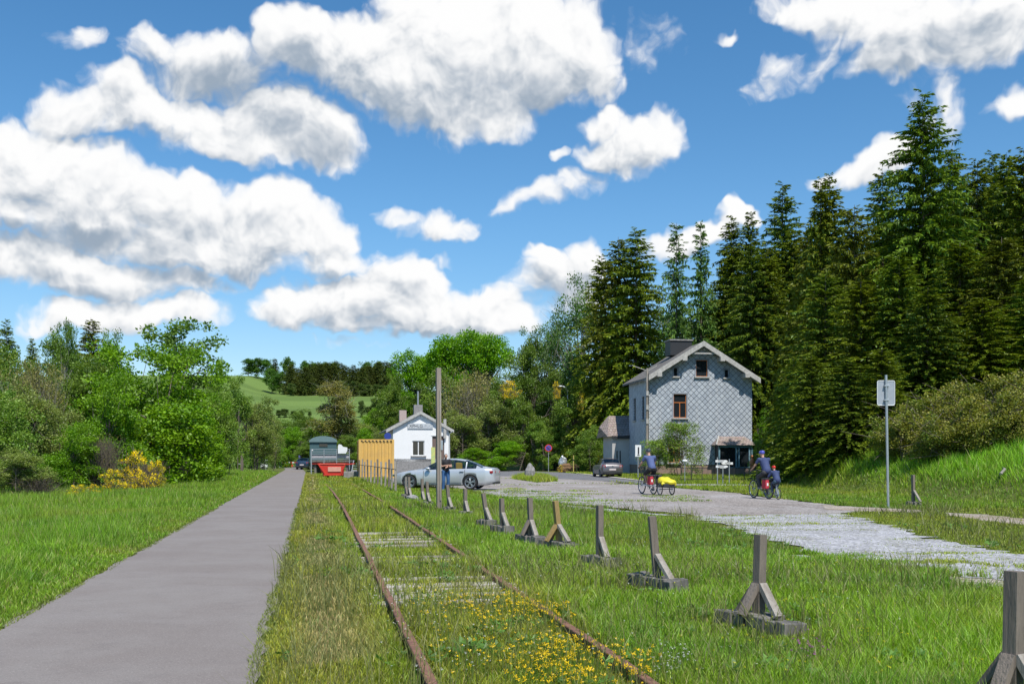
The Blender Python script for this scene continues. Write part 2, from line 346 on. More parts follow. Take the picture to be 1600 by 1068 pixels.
def ground_mat(name, a, b2, c3, s1, s2, amt=.6, bump=.5, speck=None):
    m, N = new_mat(name); pos = N.n('ShaderNodeNewGeometry').outputs['Position']
    c = N.mix(N.ramp(N.noise(pos, s1, 5, .6), .35, .65), a, b2)
    c = N.mix(N.m('MULTIPLY', N.ramp(N.noise(N.vm('MULTIPLY', pos, (1, .35, 1)), s1*2.3, 6, .7), .45, .7), amt), c, c3)
    v = N.n('ShaderNodeTexVoronoi', i={'Vector': pos, 'Scale': s2}); g = N.m('MULTIPLY_ADD', N.n('ShaderNodeSeparateColor', i={0: v.outputs['Color']}).outputs[0], .9, .5)
    c = N.n('ShaderNodeVectorMath', operation='SCALE', i={0: c, 3: g}).outputs[0]
    p = N.n('ShaderNodeBsdfPrincipled', i={'Base Color': c, 'Roughness': .92, 'Specular IOR Level': .2})
    h = N.m('ADD', v.outputs['Distance'], N.noise(pos, s2*.4, 4))
    b = N.n('ShaderNodeBump', i={'Height': h, 'Strength': bump, 'Distance': .012}); N.link(b.outputs[0], p.inputs['Normal'])
    o = N.n('ShaderNodeOutputMaterial'); N.link(p.outputs[0], o.inputs[0]); return m
ZONES = {}
def sheet(name, poly, z, m, jit=.12, step=.35, seed=0):
    rng = random.Random(seed); out = []
    for i, a in enumerate(poly):
        b = poly[(i+1) % len(poly)]; L = math.dist(a, b); k = max(1, int(L/(step+L*.004)))
        nx, ny = -(b[1]-a[1])/(L+1e-9), (b[0]-a[0])/(L+1e-9)
        for j in range(k):
            t = j/k; d = (rng.random()-.5)*2*jit if jit else 0
            out.append((a[0]+(b[0]-a[0])*t+nx*d, a[1]+(b[1]-a[1])*t+ny*d))
    bm = bmesh.new(); f = bm.faces.new([bm.verts.new((x, y, z)) for x, y in out]); bmesh.ops.triangulate(bm, faces=[f], ngon_method='EAR_CLIP')
    bmesh.ops.recalc_face_normals(bm, faces=bm.faces)
    me = bpy.data.meshes.new(name); bm.to_mesh(me); bm.free(); me.materials.append(m)
    if me.polygons and me.polygons[0].normal.z < 0: me.flip_normals()
    ZONES.setdefault(name, []).append(np.array(poly)); return tag(link_mesh(name, me), kind='structure')
PATHL = lambda y: -2.755-.205*y
PATHR = lambda y: -.37-.2035*y
ys = [-12, 0]+list(np.linspace(4, 100, 60))
bend = lambda y: max(0, y-100)**2*.0
mp_, N = new_mat('asphalt_path'); pos = N.n('ShaderNodeNewGeometry').outputs['Position']
along = N.vm('MULTIPLY', pos, (1.2, 6, 1))
c = N.mix(N.ramp(N.noise(pos, .6, 6, .6), .35, .65), (.222, .192, .175), (.252, .226, .208))
c = N.mix(N.m('MULTIPLY', N.ramp(N.noise(pos, 2.6, 6, .7), .5, .72), .45), c, (.180, .156, .145))
c = N.mix(N.m('MULTIPLY', N.ramp(N.noise(N.vm('MULTIPLY', pos, (1, 3, 1)), .35, 4, .6), .56, .60), .22), c, (.275, .25, .235))
c = N.mix(N.m('MULTIPLY', N.ramp(N.noise(pos, 55, 4, .75), .45, .75), .55), c, (.13, .115, .105)); c = N.mix(N.m('MULTIPLY', N.ramp(N.noise(N.vm('ADD', pos, (5, 5, 5)), 75, 3, .75), .55, .72), .65), c, (.47, .43, .40))
p = N.n('ShaderNodeBsdfPrincipled', i={'Base Color': c, 'Roughness': .88, 'Specular IOR Level': .25})
b = N.n('ShaderNodeBump', i={'Height': N.noise(pos, 150, 5, .7), 'Strength': .5, 'Distance': .006}); N.link(b.outputs[0], p.inputs['Normal'])
o = N.n('ShaderNodeOutputMaterial'); N.link(p.outputs[0], o.inputs[0])
pl = [(PATHL(y), y) for y in ys]; pr = [(PATHR(y), y) for y in ys]
e1 = [gp(440, 737), gp(446, 733.5), gp(444, 731), gp(440, 729.5)]; e2 = [gp(474, 734), gp(470, 731.5), gp(466, 729.5)]
sheet('path', pl+e1+e2[::-1]+pr[::-1], .024, mp_, jit=.05, step=.2, seed=1)
GR = [gp(1120, 806), gp(1190, 805), gp(1300, 803), gp(1345, 810), gp(1420, 832), gp(1500, 850), gp(1640, 874), gp(1760, 890), gp(1760, 925), gp(1620, 909), gp(1550, 904), gp(1480, 899), gp(1400, 891), gp(1335, 883), gp(1290, 872), gp(1230, 856), gp(1200, 847), gp(1160, 833), gp(1130, 822), gp(1085, 810)]
FC = [gp(548, 741), gp(600, 744), gp(616, 757), gp(640, 763), gp(700, 764), gp(745, 768), gp(770, 776), gp(800, 780), gp(850, 784), gp(905, 789), gp(990, 796), gp(1075, 804), gp(1110, 812), gp(1190, 812), gp(1290, 806), gp(1340, 800), gp(1300, 789), gp(1200, 777), gp(1150, 770), gp(1090, 765), gp(1000, 758), gp(950, 752), gp(900, 744), gp(800, 736), gp(700, 734), gp(548, 734)]
RD = [gp(545, 735), gp(700, 735), gp(800, 735), gp(880, 738), gp(935, 742.5), gp(1010, 752), gp(1005, 757), gp(940, 751), gp(880, 748), gp(800, 744), gp(700, 741.5), gp(545, 741)]
m_fc = ground_mat('worn_gravel', (.31, .275, .25), (.37, .345, .33), (.20, .17, .145), .22, 22, .7)
m_rd = ground_mat('road_asphalt', (.17, .17, .18), (.20, .20, .205), (.14, .14, .145), .3, 60, .4, .2)
m_gr = ground_mat('white_gravel', (.44, .435, .45), (.37, .365, .37), (.25, .24, .18), .9, 24, .55, 1.)
m_dt = ground_mat('bare_earth', (.34, .27, .21), (.40, .35, .30), (.20, .18, .09), .6, 25, .7)
sheet('forecourt', FC, .012, m_fc, .3, .6, 2); sheet('road', RD, .018, m_rd, .05, .6, 3); sheet('gravel_area', GR, .020, m_gr, .34, .22, 4)
sheet('gravel_strip', [gp(880, 789), gp(1010, 801), gp(1075, 806), gp(1040, 806), gp(960, 802), gp(890, 794)], .017, m_gr, .15, .3, 5)
sheet('gravel_strip', [gp(1222, 869), gp(1255, 868), gp(1290, 873), gp(1275, 878), gp(1235, 876)], .018, m_gr, .05, .15, 6)
sheet('gravel_strip', [gp(745, 768), gp(800, 762), gp(900, 772), gp(1000, 790), gp(905, 788), gp(800, 779)], .015, ground_mat('pale_gravel', (.39, .37, .36), (.33, .31, .30), (.25, .22, .19), .5, 18, .6), .3, .5, 7)
sheet('dirt_track', [gp(1285, 789), gp(1340, 792), gp(1440, 797), gp(1440, 801), gp(1340, 799), gp(1290, 796)], .016, m_dt, .12, .3, 8)
sheet('dirt_track', [gp(1475, 801), gp(1540, 804), gp(1620, 813), gp(1800, 830), gp(1800, 842), gp(1600, 821), gp(1540, 815), gp(1480, 806)], .016, m_dt, .1, .3, 9)
sheet('dirt_track', [gp(1470, 901), gp(1560, 906), gp(1700, 918), gp(1700, 940), gp(1560, 931), gp(1480, 918)], .014, m_dt, .12, .25, 10)
sheet('dirt_track', [gp(1000, 756), gp(1200, 757), gp(1212, 760), gp(1000, 759.5)], .022, m_gr, .1, .5, 11)
sheet('kerb', [gp(905, 739), gp(960, 745.2), gp(1010, 751), gp(1010, 752.5), gp(958, 746.6), gp(900, 739.8)], .05, mat('kerb_concrete', (.50, .47, .42), .9), 0, 3)
def inpoly(x, y, P):
    x = np.asarray(x); y = np.asarray(y); r = np.zeros(x.shape, bool); n = len(P); j = n-1
    for i in range(n):
        xi, yi = P[i]; xj, yj = P[j]
        if yi != yj: r ^= ((yi > y) != (yj > y)) & (x < (xj-xi)*(y-yi)/(yj-yi)+xi)
        j = i
    return r

# ------------------------------------------------------------------ grass and wild flowers
RAILL = lambda y: .74-.195*y
RAILR = lambda y: 2.18-.195*y
SLP = [  # exposed sleepers: distance, how far the left and right ends reach past the rails' middle line, label
 (17.2, -.45, .55), (17.8, -.6, .6), (18.5, -.6, .3), (19.2, -.7, .4), (19.9, -.7, .2), (15.2, -.35, .5), (14.7, -.1, .5),
 (12.5, -.05, .3), (11.9, -.7, .15), (11.45, -.7, .0), (11.7, .35, .8), (10.95, -.7, -.1), (11.05, .1, .75), (10.5, -.6, .65)]
rng = np.random.default_rng(5)
ISL = np.array([gp(800, 748), gp(822, 742), gp(850, 744), gp(872, 752), gp(840, 754)])
def blades(bands, wedge, accept):
    Vs, Cs, quads, tris = [], [], [], []; base = 0
    for (d0, d1, dens) in bands:
        wedge = .92 if d1 <= 28 else .66
        n = int(wedge*(d1*d1-d0*d0)*dens)
        y = np.sqrt(rng.uniform(d0*d0, d1*d1, n)); x = rng.uniform(-wedge, wedge, n)*y
        keep, h, col = accept(x, y); x, y, h, col = x[keep], y[keep], h[keep], col[keep]; n = len(x)
        if not n: continue
        z = ter(x, y); w = np.maximum(.0045, y*.00085)*rng.uniform(.7, 1.4, n); a = rng.uniform(0, 6.283, n); b = rng.uniform(0, 6.283, n)
        l = rng.uniform(.1, .75, n)*h; h = h*rng.uniform(.55, 1.25, n)
        P0 = np.stack([x, y, z], -1); S = np.stack([np.cos(a)*w/2, np.sin(a)*w/2, a*0], -1); Ld = np.stack([np.cos(b)*l, np.sin(b)*l, b*0], -1); U = np.stack([h*0, h*0, h], -1)
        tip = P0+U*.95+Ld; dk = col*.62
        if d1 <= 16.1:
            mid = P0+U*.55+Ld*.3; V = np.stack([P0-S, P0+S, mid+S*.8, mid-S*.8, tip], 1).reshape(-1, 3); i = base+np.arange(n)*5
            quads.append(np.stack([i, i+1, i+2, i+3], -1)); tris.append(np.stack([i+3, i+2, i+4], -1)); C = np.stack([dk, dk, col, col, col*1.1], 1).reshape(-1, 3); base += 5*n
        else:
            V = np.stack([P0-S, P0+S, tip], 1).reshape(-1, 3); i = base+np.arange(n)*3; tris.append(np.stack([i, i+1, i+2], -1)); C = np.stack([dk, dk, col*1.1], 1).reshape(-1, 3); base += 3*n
        Vs.append(V); Cs.append(C)
    return np.concatenate(Vs), ([np.concatenate(quads)] if quads else [])+[np.concatenate(tris)], np.concatenate(Cs)
def open_ground(x, y):
    ok = np.ones(x.shape, bool)
    for nm, Ps in ZONES.items():
        if nm in ('kerb',): continue
        for P in Ps: ok &= ~inpoly(x+.06*np.sin(y*7+x*3), y+.06*np.cos(x*9), P)
    for d, l, r in SLP:
        cx = (RAILL(d)+RAILR(d))/2; u = (x-cx)*.981-(y-d)*-.191; t = (x-cx)*.191+(y-d)*.981
        ok &= ~((u > l) & (u < r) & (np.abs(t) < .17) & (rng.random(x.shape) < .80))
    return ok
POSTS = [((px-CX)/F*Y, Y, 1) for px, Y in ((1185, 8.9), (1027, 11.6), (937, 14.1), (874, 16.7), (830, 17.9), (785, 20.3), (761, 22.3))]
GB = np.array([.230, .300, .038])*1.35
def accept(x, y):
    n = x.shape; k = open_ground(x, y)
    scat = np.zeros(n, bool)
    for nm in ('gravel_area', 'gravel_strip'):
        for P in ZONES[nm]: scat |= inpoly(x, y, P)
    k |= scat & (rng.random(n) < .06+.65*(vnoise(x*.6, y*1.8, .9, 9)*.7+.3*vnoise(x, y, .25, 19) > .60))
    for P in ZONES['forecourt']+ZONES['dirt_track']: k |= inpoly(x, y, P) & (vnoise(x*.5, y, 1.6, 8) > .8) & (rng.random(n) < .25) & ~inpoly(x, y, ZONES['road'][0])
    k |= inpoly(x, y, ISL)
    k &= ~inpoly(x, y, ZONES['path'][0])
    v = vnoise(x, y, 1.1, 1); v2 = vnoise(x, y, 4., 2); v3 = vnoise(x, y, .35, 4); v4 = vnoise(x, y, .9, 12)
    v5 = vnoise(x, y, 2.3, 51); v6 = vnoise(x, y, .7, 52)
    h = (.065+.15*v*v2+.07*v3)*(.7+.6*v5)
    col = GB[None]*(1+.5*(v2[:, None]-.5))
    yel = np.array([.42, .40, .075]); dry = np.array([.47, .37, .20]); lush = np.array([.20, .37, .045]); blueg = np.array([.20, .34, .11])
    def mixc(c, t, f): return c*(1-f[:, None])+t[None]*f[:, None]
    col = mixc(col, yel, sst(.45, .85, v5)*.55*(.4+v6)); col = mixc(col, np.array([.11, .20, .045]), sst(.62, .8, v6)*(v5 < .5)*.5)
    lv = x < PATHL(y); dl = PATHL(y)-x
    col = np.where(lv[:, None], mixc(col, lush, .45+.35*v2), col); h = np.where(lv, .07+.20*sst(.1, 1.2, dl)*(.5+v)+.10*sst(3, 7, dl), h)
    col = np.where((lv & (v4 > .72))[:, None], mixc(col, yel, v4*.35), col)
    dr = x-PATHR(y); rv = (~lv) & (x < RAILL(y)-.15)
    tro = sst(1.15, .5, dr)*rv                                     # trodden strip along the path
    col = np.where(rv[:, None], mixc(col, yel, np.clip(tro*.75, 0, 1)), col); h = np.where(rv, h*(1-.55*tro), h)
    bare = tro*(v4 > .42)*sst(.1, .5, dr); col = mixc(col, dry, np.clip(bare*.85, 0, 1)); k &= ~((bare > .5) & (rng.random(n) < .55))
    tr = (x > RAILL(y)) & (x < RAILR(y)); col = np.where(tr[:, None], mixc(col, yel, .15+.35*(v3 > .6)), col); h = np.where(tr, h*.85, h)
    rm = x > RAILR(y)+.2; col = np.where((rm & (y < 40))[:, None], mixc(col, lush, .25+.4*v), col); h = np.where(rm & (y < 14), h*1.15, h)
    edge = rm & (x > RAILR(y)+6.5) & (y < 30); col = np.where(edge[:, None], mixc(col, yel, .3+.3*v), col); h = np.where(edge, h*.38, h)
    slz = ((x > RAILL(y)) & (x < RAILR(y)-.1) & (((y > 9.4) & (y < 12.9)) | ((y > 14.) & (y < 15.6)) | ((y > 16.2) & (y < 20.3)))) & (vnoise(x, y, .5, 41) < .78)
    h = np.where(slz, np.minimum(h, .045+.06*v3), h)
    for (px_, py_, sl_) in POSTS: h = np.where((np.hypot(x-px_, y-py_) < .62) | ((np.abs(x-px_*(y/py_)) < .4) & (y < py_) & (y > py_-.9)), h*.5, h)
    z = ter(x, y); bk = sst(.15, 1.2, z)*(y < 100); col = mixc(col, np.array([.25, .46, .06])*(.7+.6*v2[:, None])*np.ones((len(x), 1)) if 0 else np.array([.34, .58, .07]), bk*.9); h = h*(1+bk*1.6)+bk*v3*.2
    rg = vnoise(x+y*.3, y, 1.7, 33); nearrail = (np.abs(x-RAILL(y)) < .11) | ((np.abs(x-RAILR(y)) < .13) & (rg < .74)); h = np.where(nearrail, h*.5, h); h = np.where((np.abs(x-RAILR(y)) < .3) & (rg > .74), h*1.4+.06, h); k &= ~(((np.abs(x-RAILL(y)) < .055) | (np.abs(x-RAILR(y)) < .055)) & (rng.random(n) < .9))
    gap = nearrail & (x > -.2*y) ; 
    h = np.where(y > 45, h*1.2, h)
    r = rng.random(n); col = mixc(col, dry, np.where(r < .10, .75, 0)); col = mixc(col, blueg, np.where(r > .9, .5, 0))
    col = col*rng.uniform(.5, 1.6, n)[:, None]
    h = np.where(scat | inpoly(x, y, ZONES['forecourt'][0]), np.minimum(h, .07), h)
    h = np.where(inpoly(x, y, ISL), .35, h)
    return k, h, col
V, P_, C = blades([(2.4, 4.2, 2600), (4.2, 9, 3900), (9, 16, 2000), (16, 28, 760), (28, 50, 300), (50, 100, 75)], .62, accept)
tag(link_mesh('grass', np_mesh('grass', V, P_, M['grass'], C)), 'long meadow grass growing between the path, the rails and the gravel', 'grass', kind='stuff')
def fringe(x, y):                                                # low tufts creeping over the edges of the path
    d = np.minimum(np.abs(x-PATHL(y)), np.abs(x-PATHR(y))); k = (d < .09*vnoise(x, y, .5, 3)+.02)
    col = np.array([.24, .28, .07])[None]*rng.uniform(.6, 1.3, x.shape)[:, None]; return k, np.full(x.shape, .05), col
V, P_, C = blades([(4.2, 12, 3500), (12, 30, 1200)], .62, fringe)
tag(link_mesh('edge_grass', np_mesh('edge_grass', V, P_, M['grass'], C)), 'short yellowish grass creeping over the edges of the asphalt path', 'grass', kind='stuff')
def weeds(x, y):                                                 # taller seed stalks
    k = open_ground(x, y) & (x > RAILL(y)-1.5) & (vnoise(x, y, 1.7, 21) > .45); n = x.shape
    return k, rng.uniform(.22, .42, n), np.array([.26, .27, .10])[None]*rng.uniform(.7, 1.2, n)[:, None]
V, P_, C = blades([(4.2, 14, 110), (14, 30, 30)], .62, weeds)
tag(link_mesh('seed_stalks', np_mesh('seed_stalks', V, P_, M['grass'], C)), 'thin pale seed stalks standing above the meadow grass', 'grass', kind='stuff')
def flowers(name, label, col, pts, size, hgt, petals=5, var=.2, stem=True):
    Vs, Cs, tris = [], [], []; b = 0
    for (x, y) in pts:
        if PATHL(y)-.1 < x < PATHR(y)+.1: continue
        z = tz(x, y)+hgt*random.uniform(.6, 1.3); s = size*random.uniform(.7, 1.3); a0 = random.uniform(0, 6.3)
        n = Vector((random.uniform(-.6, .6), random.uniform(-.9, .3), 1)).normalized(); u = n.orthogonal().normalized(); w = n.cross(u); c = np.array(col)*random.uniform(1-var, 1+var)
        for k in range(petals):
            a = a0+k*6.283/petals; d = u*math.cos(a)+w*math.sin(a); e = u*math.cos(a+.75)+w*math.sin(a+.75)
            p = Vector((x, y, z)); Vs += [p, p+d*s, p+(d+e)*s*.62+n*s*.35]; Cs += [c*.8, c, c]; tris.append((b, b+1, b+2)); b += 3
        if stem:
            p = Vector((x, y, z)); g = Vector((x, y, z-hgt*.8)); Vs += [p+Vector((.003, 0, 0)), p-Vector((.003, 0, 0)), g]; Cs += [np.array((.1, .17, .03))]*3; tris.append((b, b+1, b+2)); b += 3
    return tag(link_mesh(name, np_mesh(name, np.array([tuple(v) for v in Vs]), [np.array(tris)], M['petal'], np.array(Cs))), label, 'wild flowers', kind='stuff')
random.seed(11)
def scat_poly(px, n, clump=0):
    P = [gp(*p) for p in px]; xs = [p[0] for p in P]; ysv = [p[1] for p in P]; out = []
    while len(out) < n:
        x = random.uniform(min(xs), max(xs)); y = random.uniform(min(ysv), max(ysv))
        if inpoly(np.array([x]), np.array([y]), P)[0]:
            for _ in range(1+int(random.random()*clump)): out.append((x+random.gauss(0, .035), y+random.gauss(0, .035)))
    return out
YP = scat_poly([(720, 950), (790, 944), (880, 965), (905, 985), (870, 1000), (740, 992)], 230, 4)+scat_poly([(860, 1015), (950, 1020), (1030, 1066), (1000, 1100), (800, 1100), (790, 1040)], 330, 4)+scat_poly([(640, 945), (740, 940), (1000, 1090), (700, 1090)], 130, 2)+scat_poly([(700, 1040), (760, 1030), (760, 1066), (700, 1066)], 14, 3)
flowers('orange_yellow_flowers', 'orange yellow trefoil flowers massed between the two nearest rails', (.85, .55, .005), YP, .017, .16)
YM = scat_poly([(1080, 960), (1600, 930), (1600, 1100), (1040, 1100)], 150, 3)+scat_poly([(1150, 890), (1350, 900), (1300, 930), (1120, 905)], 40, 2)+scat_poly([(560, 900), (1000, 860), (1100, 1000), (640, 1060)], 60)+scat_poly([(745, 795), (768, 790), (772, 815), (745, 822)], 60, 3)+scat_poly([(180, 830), (330, 820), (300, 880), (60, 960)], 25)
flowers('lemon_yellow_flowers', 'small lemon yellow flowers scattered over the meadow right of the rails', (.62, .56, .01), YM, .011, .17)
WH = scat_poly([(560, 930), (720, 950), (860, 1060), (640, 1090)], 130, 3)+scat_poly([(1030, 1040), (1080, 1045), (1090, 1085), (1020, 1085)], 60, 3)+scat_poly([(600, 900), (1500, 880), (1500, 1068), (600, 1068)], 220)+scat_poly([(740, 850), (1100, 850), (1100, 900), (740, 900)], 60)
flowers('white_flowers', 'tiny white flowers sprinkled through the long grass beside the rails', (.75, .75, .70), WH, .009, .17)
WD = []
for _ in range(150):
    a_ = random.random(); D_ = 4.6+a_*17; X_ = random.uniform(-.6, .6)*D_; n_ = random.randint(4, 12)
    if (RAILL(D_)-1.6 < X_ or X_ < PATHL(D_)-1.2): WD += [(X_+random.gauss(0, .13), D_+random.gauss(0, .13)) for _ in range(n_)]
WD = [w_ for w_ in WD if not any(inpoly(np.array([w_[0]]), np.array([w_[1]]), P)[0] for nm in ('gravel_area', 'forecourt', 'dirt_track') for P in ZONES[nm])]
o = flowers('broad_weeds', 'clumps of broad leaved weeds growing through the meadow grass', (.13, .24, .05), WD, .055, .09, 6, .4, False); o['category'] = 'weeds'
flowers('purple_flowers', 'purple clover heads in the grass near the bottom right of the photo', (.30, .07, .28), scat_poly([(1230, 1035), (1300, 1045), (1300, 1058), (1230, 1055)], 22, 3)+[gp(1262, 1028), gp(1256, 1036)], .014, .18)

# ------------------------------------------------------------------ railway
TRK = math.atan(.195)                               # the track's heading, left of straight ahead
def rail(fx, label, plates, dz=0.):
    mb = MB(); prof = [(-.062, 0), (.062, 0), (.062, .012), (.012, .028), (.010, .095), (.034, .105), (.036, .135), (.030, .142), (-.030, .142), (-.036, .135), (-.034, .105), (-.010, .095), (-.012, .028), (-.062, .012)]
    ysr = list(np.arange(3.2, 56, .8)); n = len(prof); vs = []; rr = random.Random(3)
    for y in ysr:
        zo = rr.uniform(-.008, .008)-.018+dz; xo = rr.uniform(-.006, .006)+(max(0, y-26)**2)*-.0004
        for (u, z) in prof: vs.append((fx(y)+xo+u*math.cos(TRK), y+u*math.sin(TRK), z+zo))
    fs = [(i*n+k, i*n+(k+1) % n, (i+1)*n+(k+1) % n, (i+1)*n+k) for i in range(len(ysr)-1) for k in range(n)]+[tuple(range(n))]
    mb.add(vs, fs); r = empty('rail', (0, 0, 0), 0, label, 'rail', 'rusty rails of the disused track'); mb.build('rail_bar', M['rust'], r)
    for y in plates:
        p = MB()
        for s in (-1, 1):
            c = Vector((fx(y)+s*.02*math.cos(TRK), y, .052)); p.box(c, (.018, .5, .07), (0, 0, TRK), bev=.004)
            for k in (-.18, -.06, .06, .18): p.ball((c.x+s*.012-k*math.sin(TRK), c.y+k, c.z), .017, 5)
        p.build('fishplate', M['rust'], r)
rail(RAILL, 'left rusty rail running along the worn verge beside the path', (8.4,), -.018)
rail(RAILR, 'right rusty rail on the side of the wooden posts, partly sunk in grass', (12.2,), -.03)
ordn = ['nearest', 'second nearest', 'third nearest', 'fourth nearest', 'fifth nearest', 'sixth nearest', 'seventh nearest', 'eighth nearest', 'ninth nearest', 'tenth nearest', 'eleventh nearest', 'twelfth nearest', 'thirteenth nearest', 'farthest']
for i, (d, l, r_) in enumerate(sorted(SLP)):
    rs = random.Random(i); mb = MB(); L = 1.8; n = 9
    for k in range(5):                                   # the timber has split into long slivers of uneven height
        y0 = -.12+k*.048; w = .044; hgt = .030+rs.uniform(-.010, .014)
        mb.box((rs.uniform(-.03, .03), y0+w/2, hgt-.06), (L+rs.uniform(-.1, .1), w, .13), (rs.uniform(-.02, .02), rs.uniform(-.003, .003), rs.uniform(-.004, .004)), bev=.008)
    o = mb.build('railway_sleeper', M['sleeper']); o.location = ((RAILL(d)+RAILR(d))/2, d, .0); o.rotation_euler = (0, 0, -TRK*.0+math.atan(-.195)*-1)
    tag(o, 'grey split timber sleeper, %s of those showing through the grass between the rails' % ordn[i], 'railway sleeper', 'old sleepers between the rails')

# ------------------------------------------------------------------ braced wooden posts
def post(px, py_top, Y, label, lean=(0, 0), rz=.5, h=None, slab=True, mats=('oldwood', 'palewood', 'slab'), back=True, bz=.42, s=1., foot=.22, slen=.92, z0=0.):
    h = h if h is not None else EYE-(py_top-HY)/F*Y-z0
    X = (px-CX)/F*Y; t = empty('wooden_post', (X, Y, z0), rz, label, 'post', 'braced wooden posts standing in a line through the grass', s)
    w = .082; top = Vector((lean[0], lean[1], h)); base = Vector((0, 0, .15))
    at_ = lambda z: base.lerp(top, (z-.15)/(h-.15))
    MB().bar(base, top, w).build('post_beam', M[mats[0]], t)
    for (dx, dy) in (((0, -1), (0, 1), (-1, 0)) if back else ((0, -1),)):
        a = at_(bz)+Vector((dx, dy, 0))*w*.42; b = Vector((dx*foot*.85, dy*foot, .155))
        MB().bar(a, b, w*.98, w*.55).build('brace', M[mats[1]] if (dx, dy) == (0, -1) else M[mats[0]], t)
    if slab:
        rs = random.Random(int(px)); mb = MB()
        k = 7
        for i in range(k):
            y = -slen/2+(i+.5)*slen/k; mb.box((rs.uniform(-.012, .012), y, .055+rs.uniform(-.016, .016)), (.27+rs.uniform(-.05, .03), slen/k*rs.uniform(.82, .97), .19+rs.uniform(-.03, .02)), (rs.uniform(-.09, .09), rs.uniform(-.09, .09), rs.uniform(-.06, .06)), bev=.01)
        mb.build('base_slab', M['slab'], t)
    return t
post(1582, 892, 5.71, 'thick grey braced post cut by the right edge of the photo', (.02, 0), rz=.55)
post(1185, 835, 8.9, 'upright braced post on a split timber slab, second nearest', (.025, 0), rz=.52, foot=.24)
post(1027, 806, 11.6, 'brown post leaning left with one whitish brace on a ragged slab', (-.06, .02), rz=.45, back=False, foot=.28)
post(937, 789, 14.1, 'plain grey braced post on a low cracked slab just left of the leaning brown post', (0, 0), rz=.4, back=False, slen=.8)
post(874, 782, 16.7, 'post stained ochre by lichen, leaning left over two spread braces', (-.08, 0), rz=.5, mats=('ochrewood', 'palewood', 'slab'), foot=.3)
post(830, 777, 17.9, 'grey braced post standing just left of the ochre stained post', (-.03, 0), rz=.4)
post(785, 778, 20.3, 'short grey braced post on a thin slab, sixth from the right edge', (-.02, 0), rz=.5, back=False, slen=.6)
post(761, 770, 22.3, 'pale post tilted left above its small slab beside yellow flowers', (-.09, 0), rz=.4, back=False, slen=.6)
post(727, 763, 25.7, 'slim grey braced post below the rear wheel of the silver car', (0, 0), rz=.4, back=False, slen=.4)
post(702, 757, 28.0, 'slim leaning braced post just right of the tall wooden pole', (-.06, 0), rz=.4, back=False, slen=.4)
post(668.5, 752, 31.7, 'stubby whitish post, right one of a close pair left of the tall pole', (-.03, 0), rz=.4, back=False, slen=.4)
post(660, 747.5, 32.8, 'taller greyish post, left one of a close pair left of the tall pole', (-.01, 0), rz=.4, back=False, slen=.4)
post(639.5, 744.5, 36.5, 'grey braced post beside a pale stone under the front of the silver car', (-.02, 0), rz=.4, back=False, slen=.4)
post(634, 744.5, 37.8, 'dark post touching the post beside the pale stone near the car front', (0, 0), rz=.4, back=False, slen=.4, mats=('slab', 'oldwood', 'slab'))
post(1427, 741, 31.5, 'lone braced post on a grassy mound right of the metal signpost', (-.01, 0), rz=.4, back=False, slen=.4, h=1.0, foot=.3, bz=.5)
def rock(loc, r, label, name='stone', cat='stone', m='palewood', seed=1):
    rs = random.Random(seed); bm = bmesh.new(); bmesh.ops.create_icosphere(bm, subdivisions=3, radius=1)
    for v in bm.verts:
        n = vnoise(v.co.x*2+5*seed, v.co.y*2+v.co.z*2.3, .8, seed); v.co *= .75+.5*float(n); v.co.x *= r[0]; v.co.y *= r[1]; v.co.z *= r[2]
    me = bpy.data.meshes.new(name); bm.to_mesh(me); bm.free(); me.materials.append(m if not isinstance(m, str) else M[m]); o = link_mesh(name, me); o.location = loc; return tag(o, label, cat)
rock((*gp(645, 781), .06), (.22, .2, .14), 'rounded pale stone lying in the grass by the paired posts', m='stonegrey', seed=4)
# tall pole in front of the car
t = empty('wooden_pole', (*gp(686, 797), 0), .3, 'tall weathered wooden pole with a pale strip, standing in front of the silver car', 'pole')
MB().bar((0, 0, -.1), (-.02, 0, 4.15), .15, .13).build('pole_beam', M['polewood'], t)
MB().bar((.02, -.085, .3), (.01, -.085, 3.5), .05, .035).build('cable_cover', M['palewood'], t)
MB().box((.06, -.09, 1.9), (.06, .05, .28), bev=.008).build('bracket', M['steel'], t)
# fence of thin pickets
t = empty('picket_fence', (0, 0, 0), 0, 'row of tall thin wooden pickets joined by wires in front of the yellow container', 'fence')
pxs = [561.6, 565.7, 570, 574.7, 579.5, 585, 590.5, 596, 602, 607.7, 612.5, 618.4]; prev = None
for i, x in enumerate(pxs):
    D = 6333/(x-473); X = (x-CX)/F*D; h = 1.36+.1*math.sin(i*2.3)
    q = MB(); q.bar((X, D, -.05), (X+.03*math.sin(i*1.7), D, h), .095, .085); q.build('picket', M['palewood'] if i % 3 else M['oldwood'], t)
    for zz in (1.02, .62):
        if prev: MB().tube([(prev[0], prev[1]-.06, zz), (X, D-.06, zz)], .022 if zz > 1 else .008, 5).build('wire', M['dark'] if zz > 1 else M['steel'], t)
    prev = (X, D)
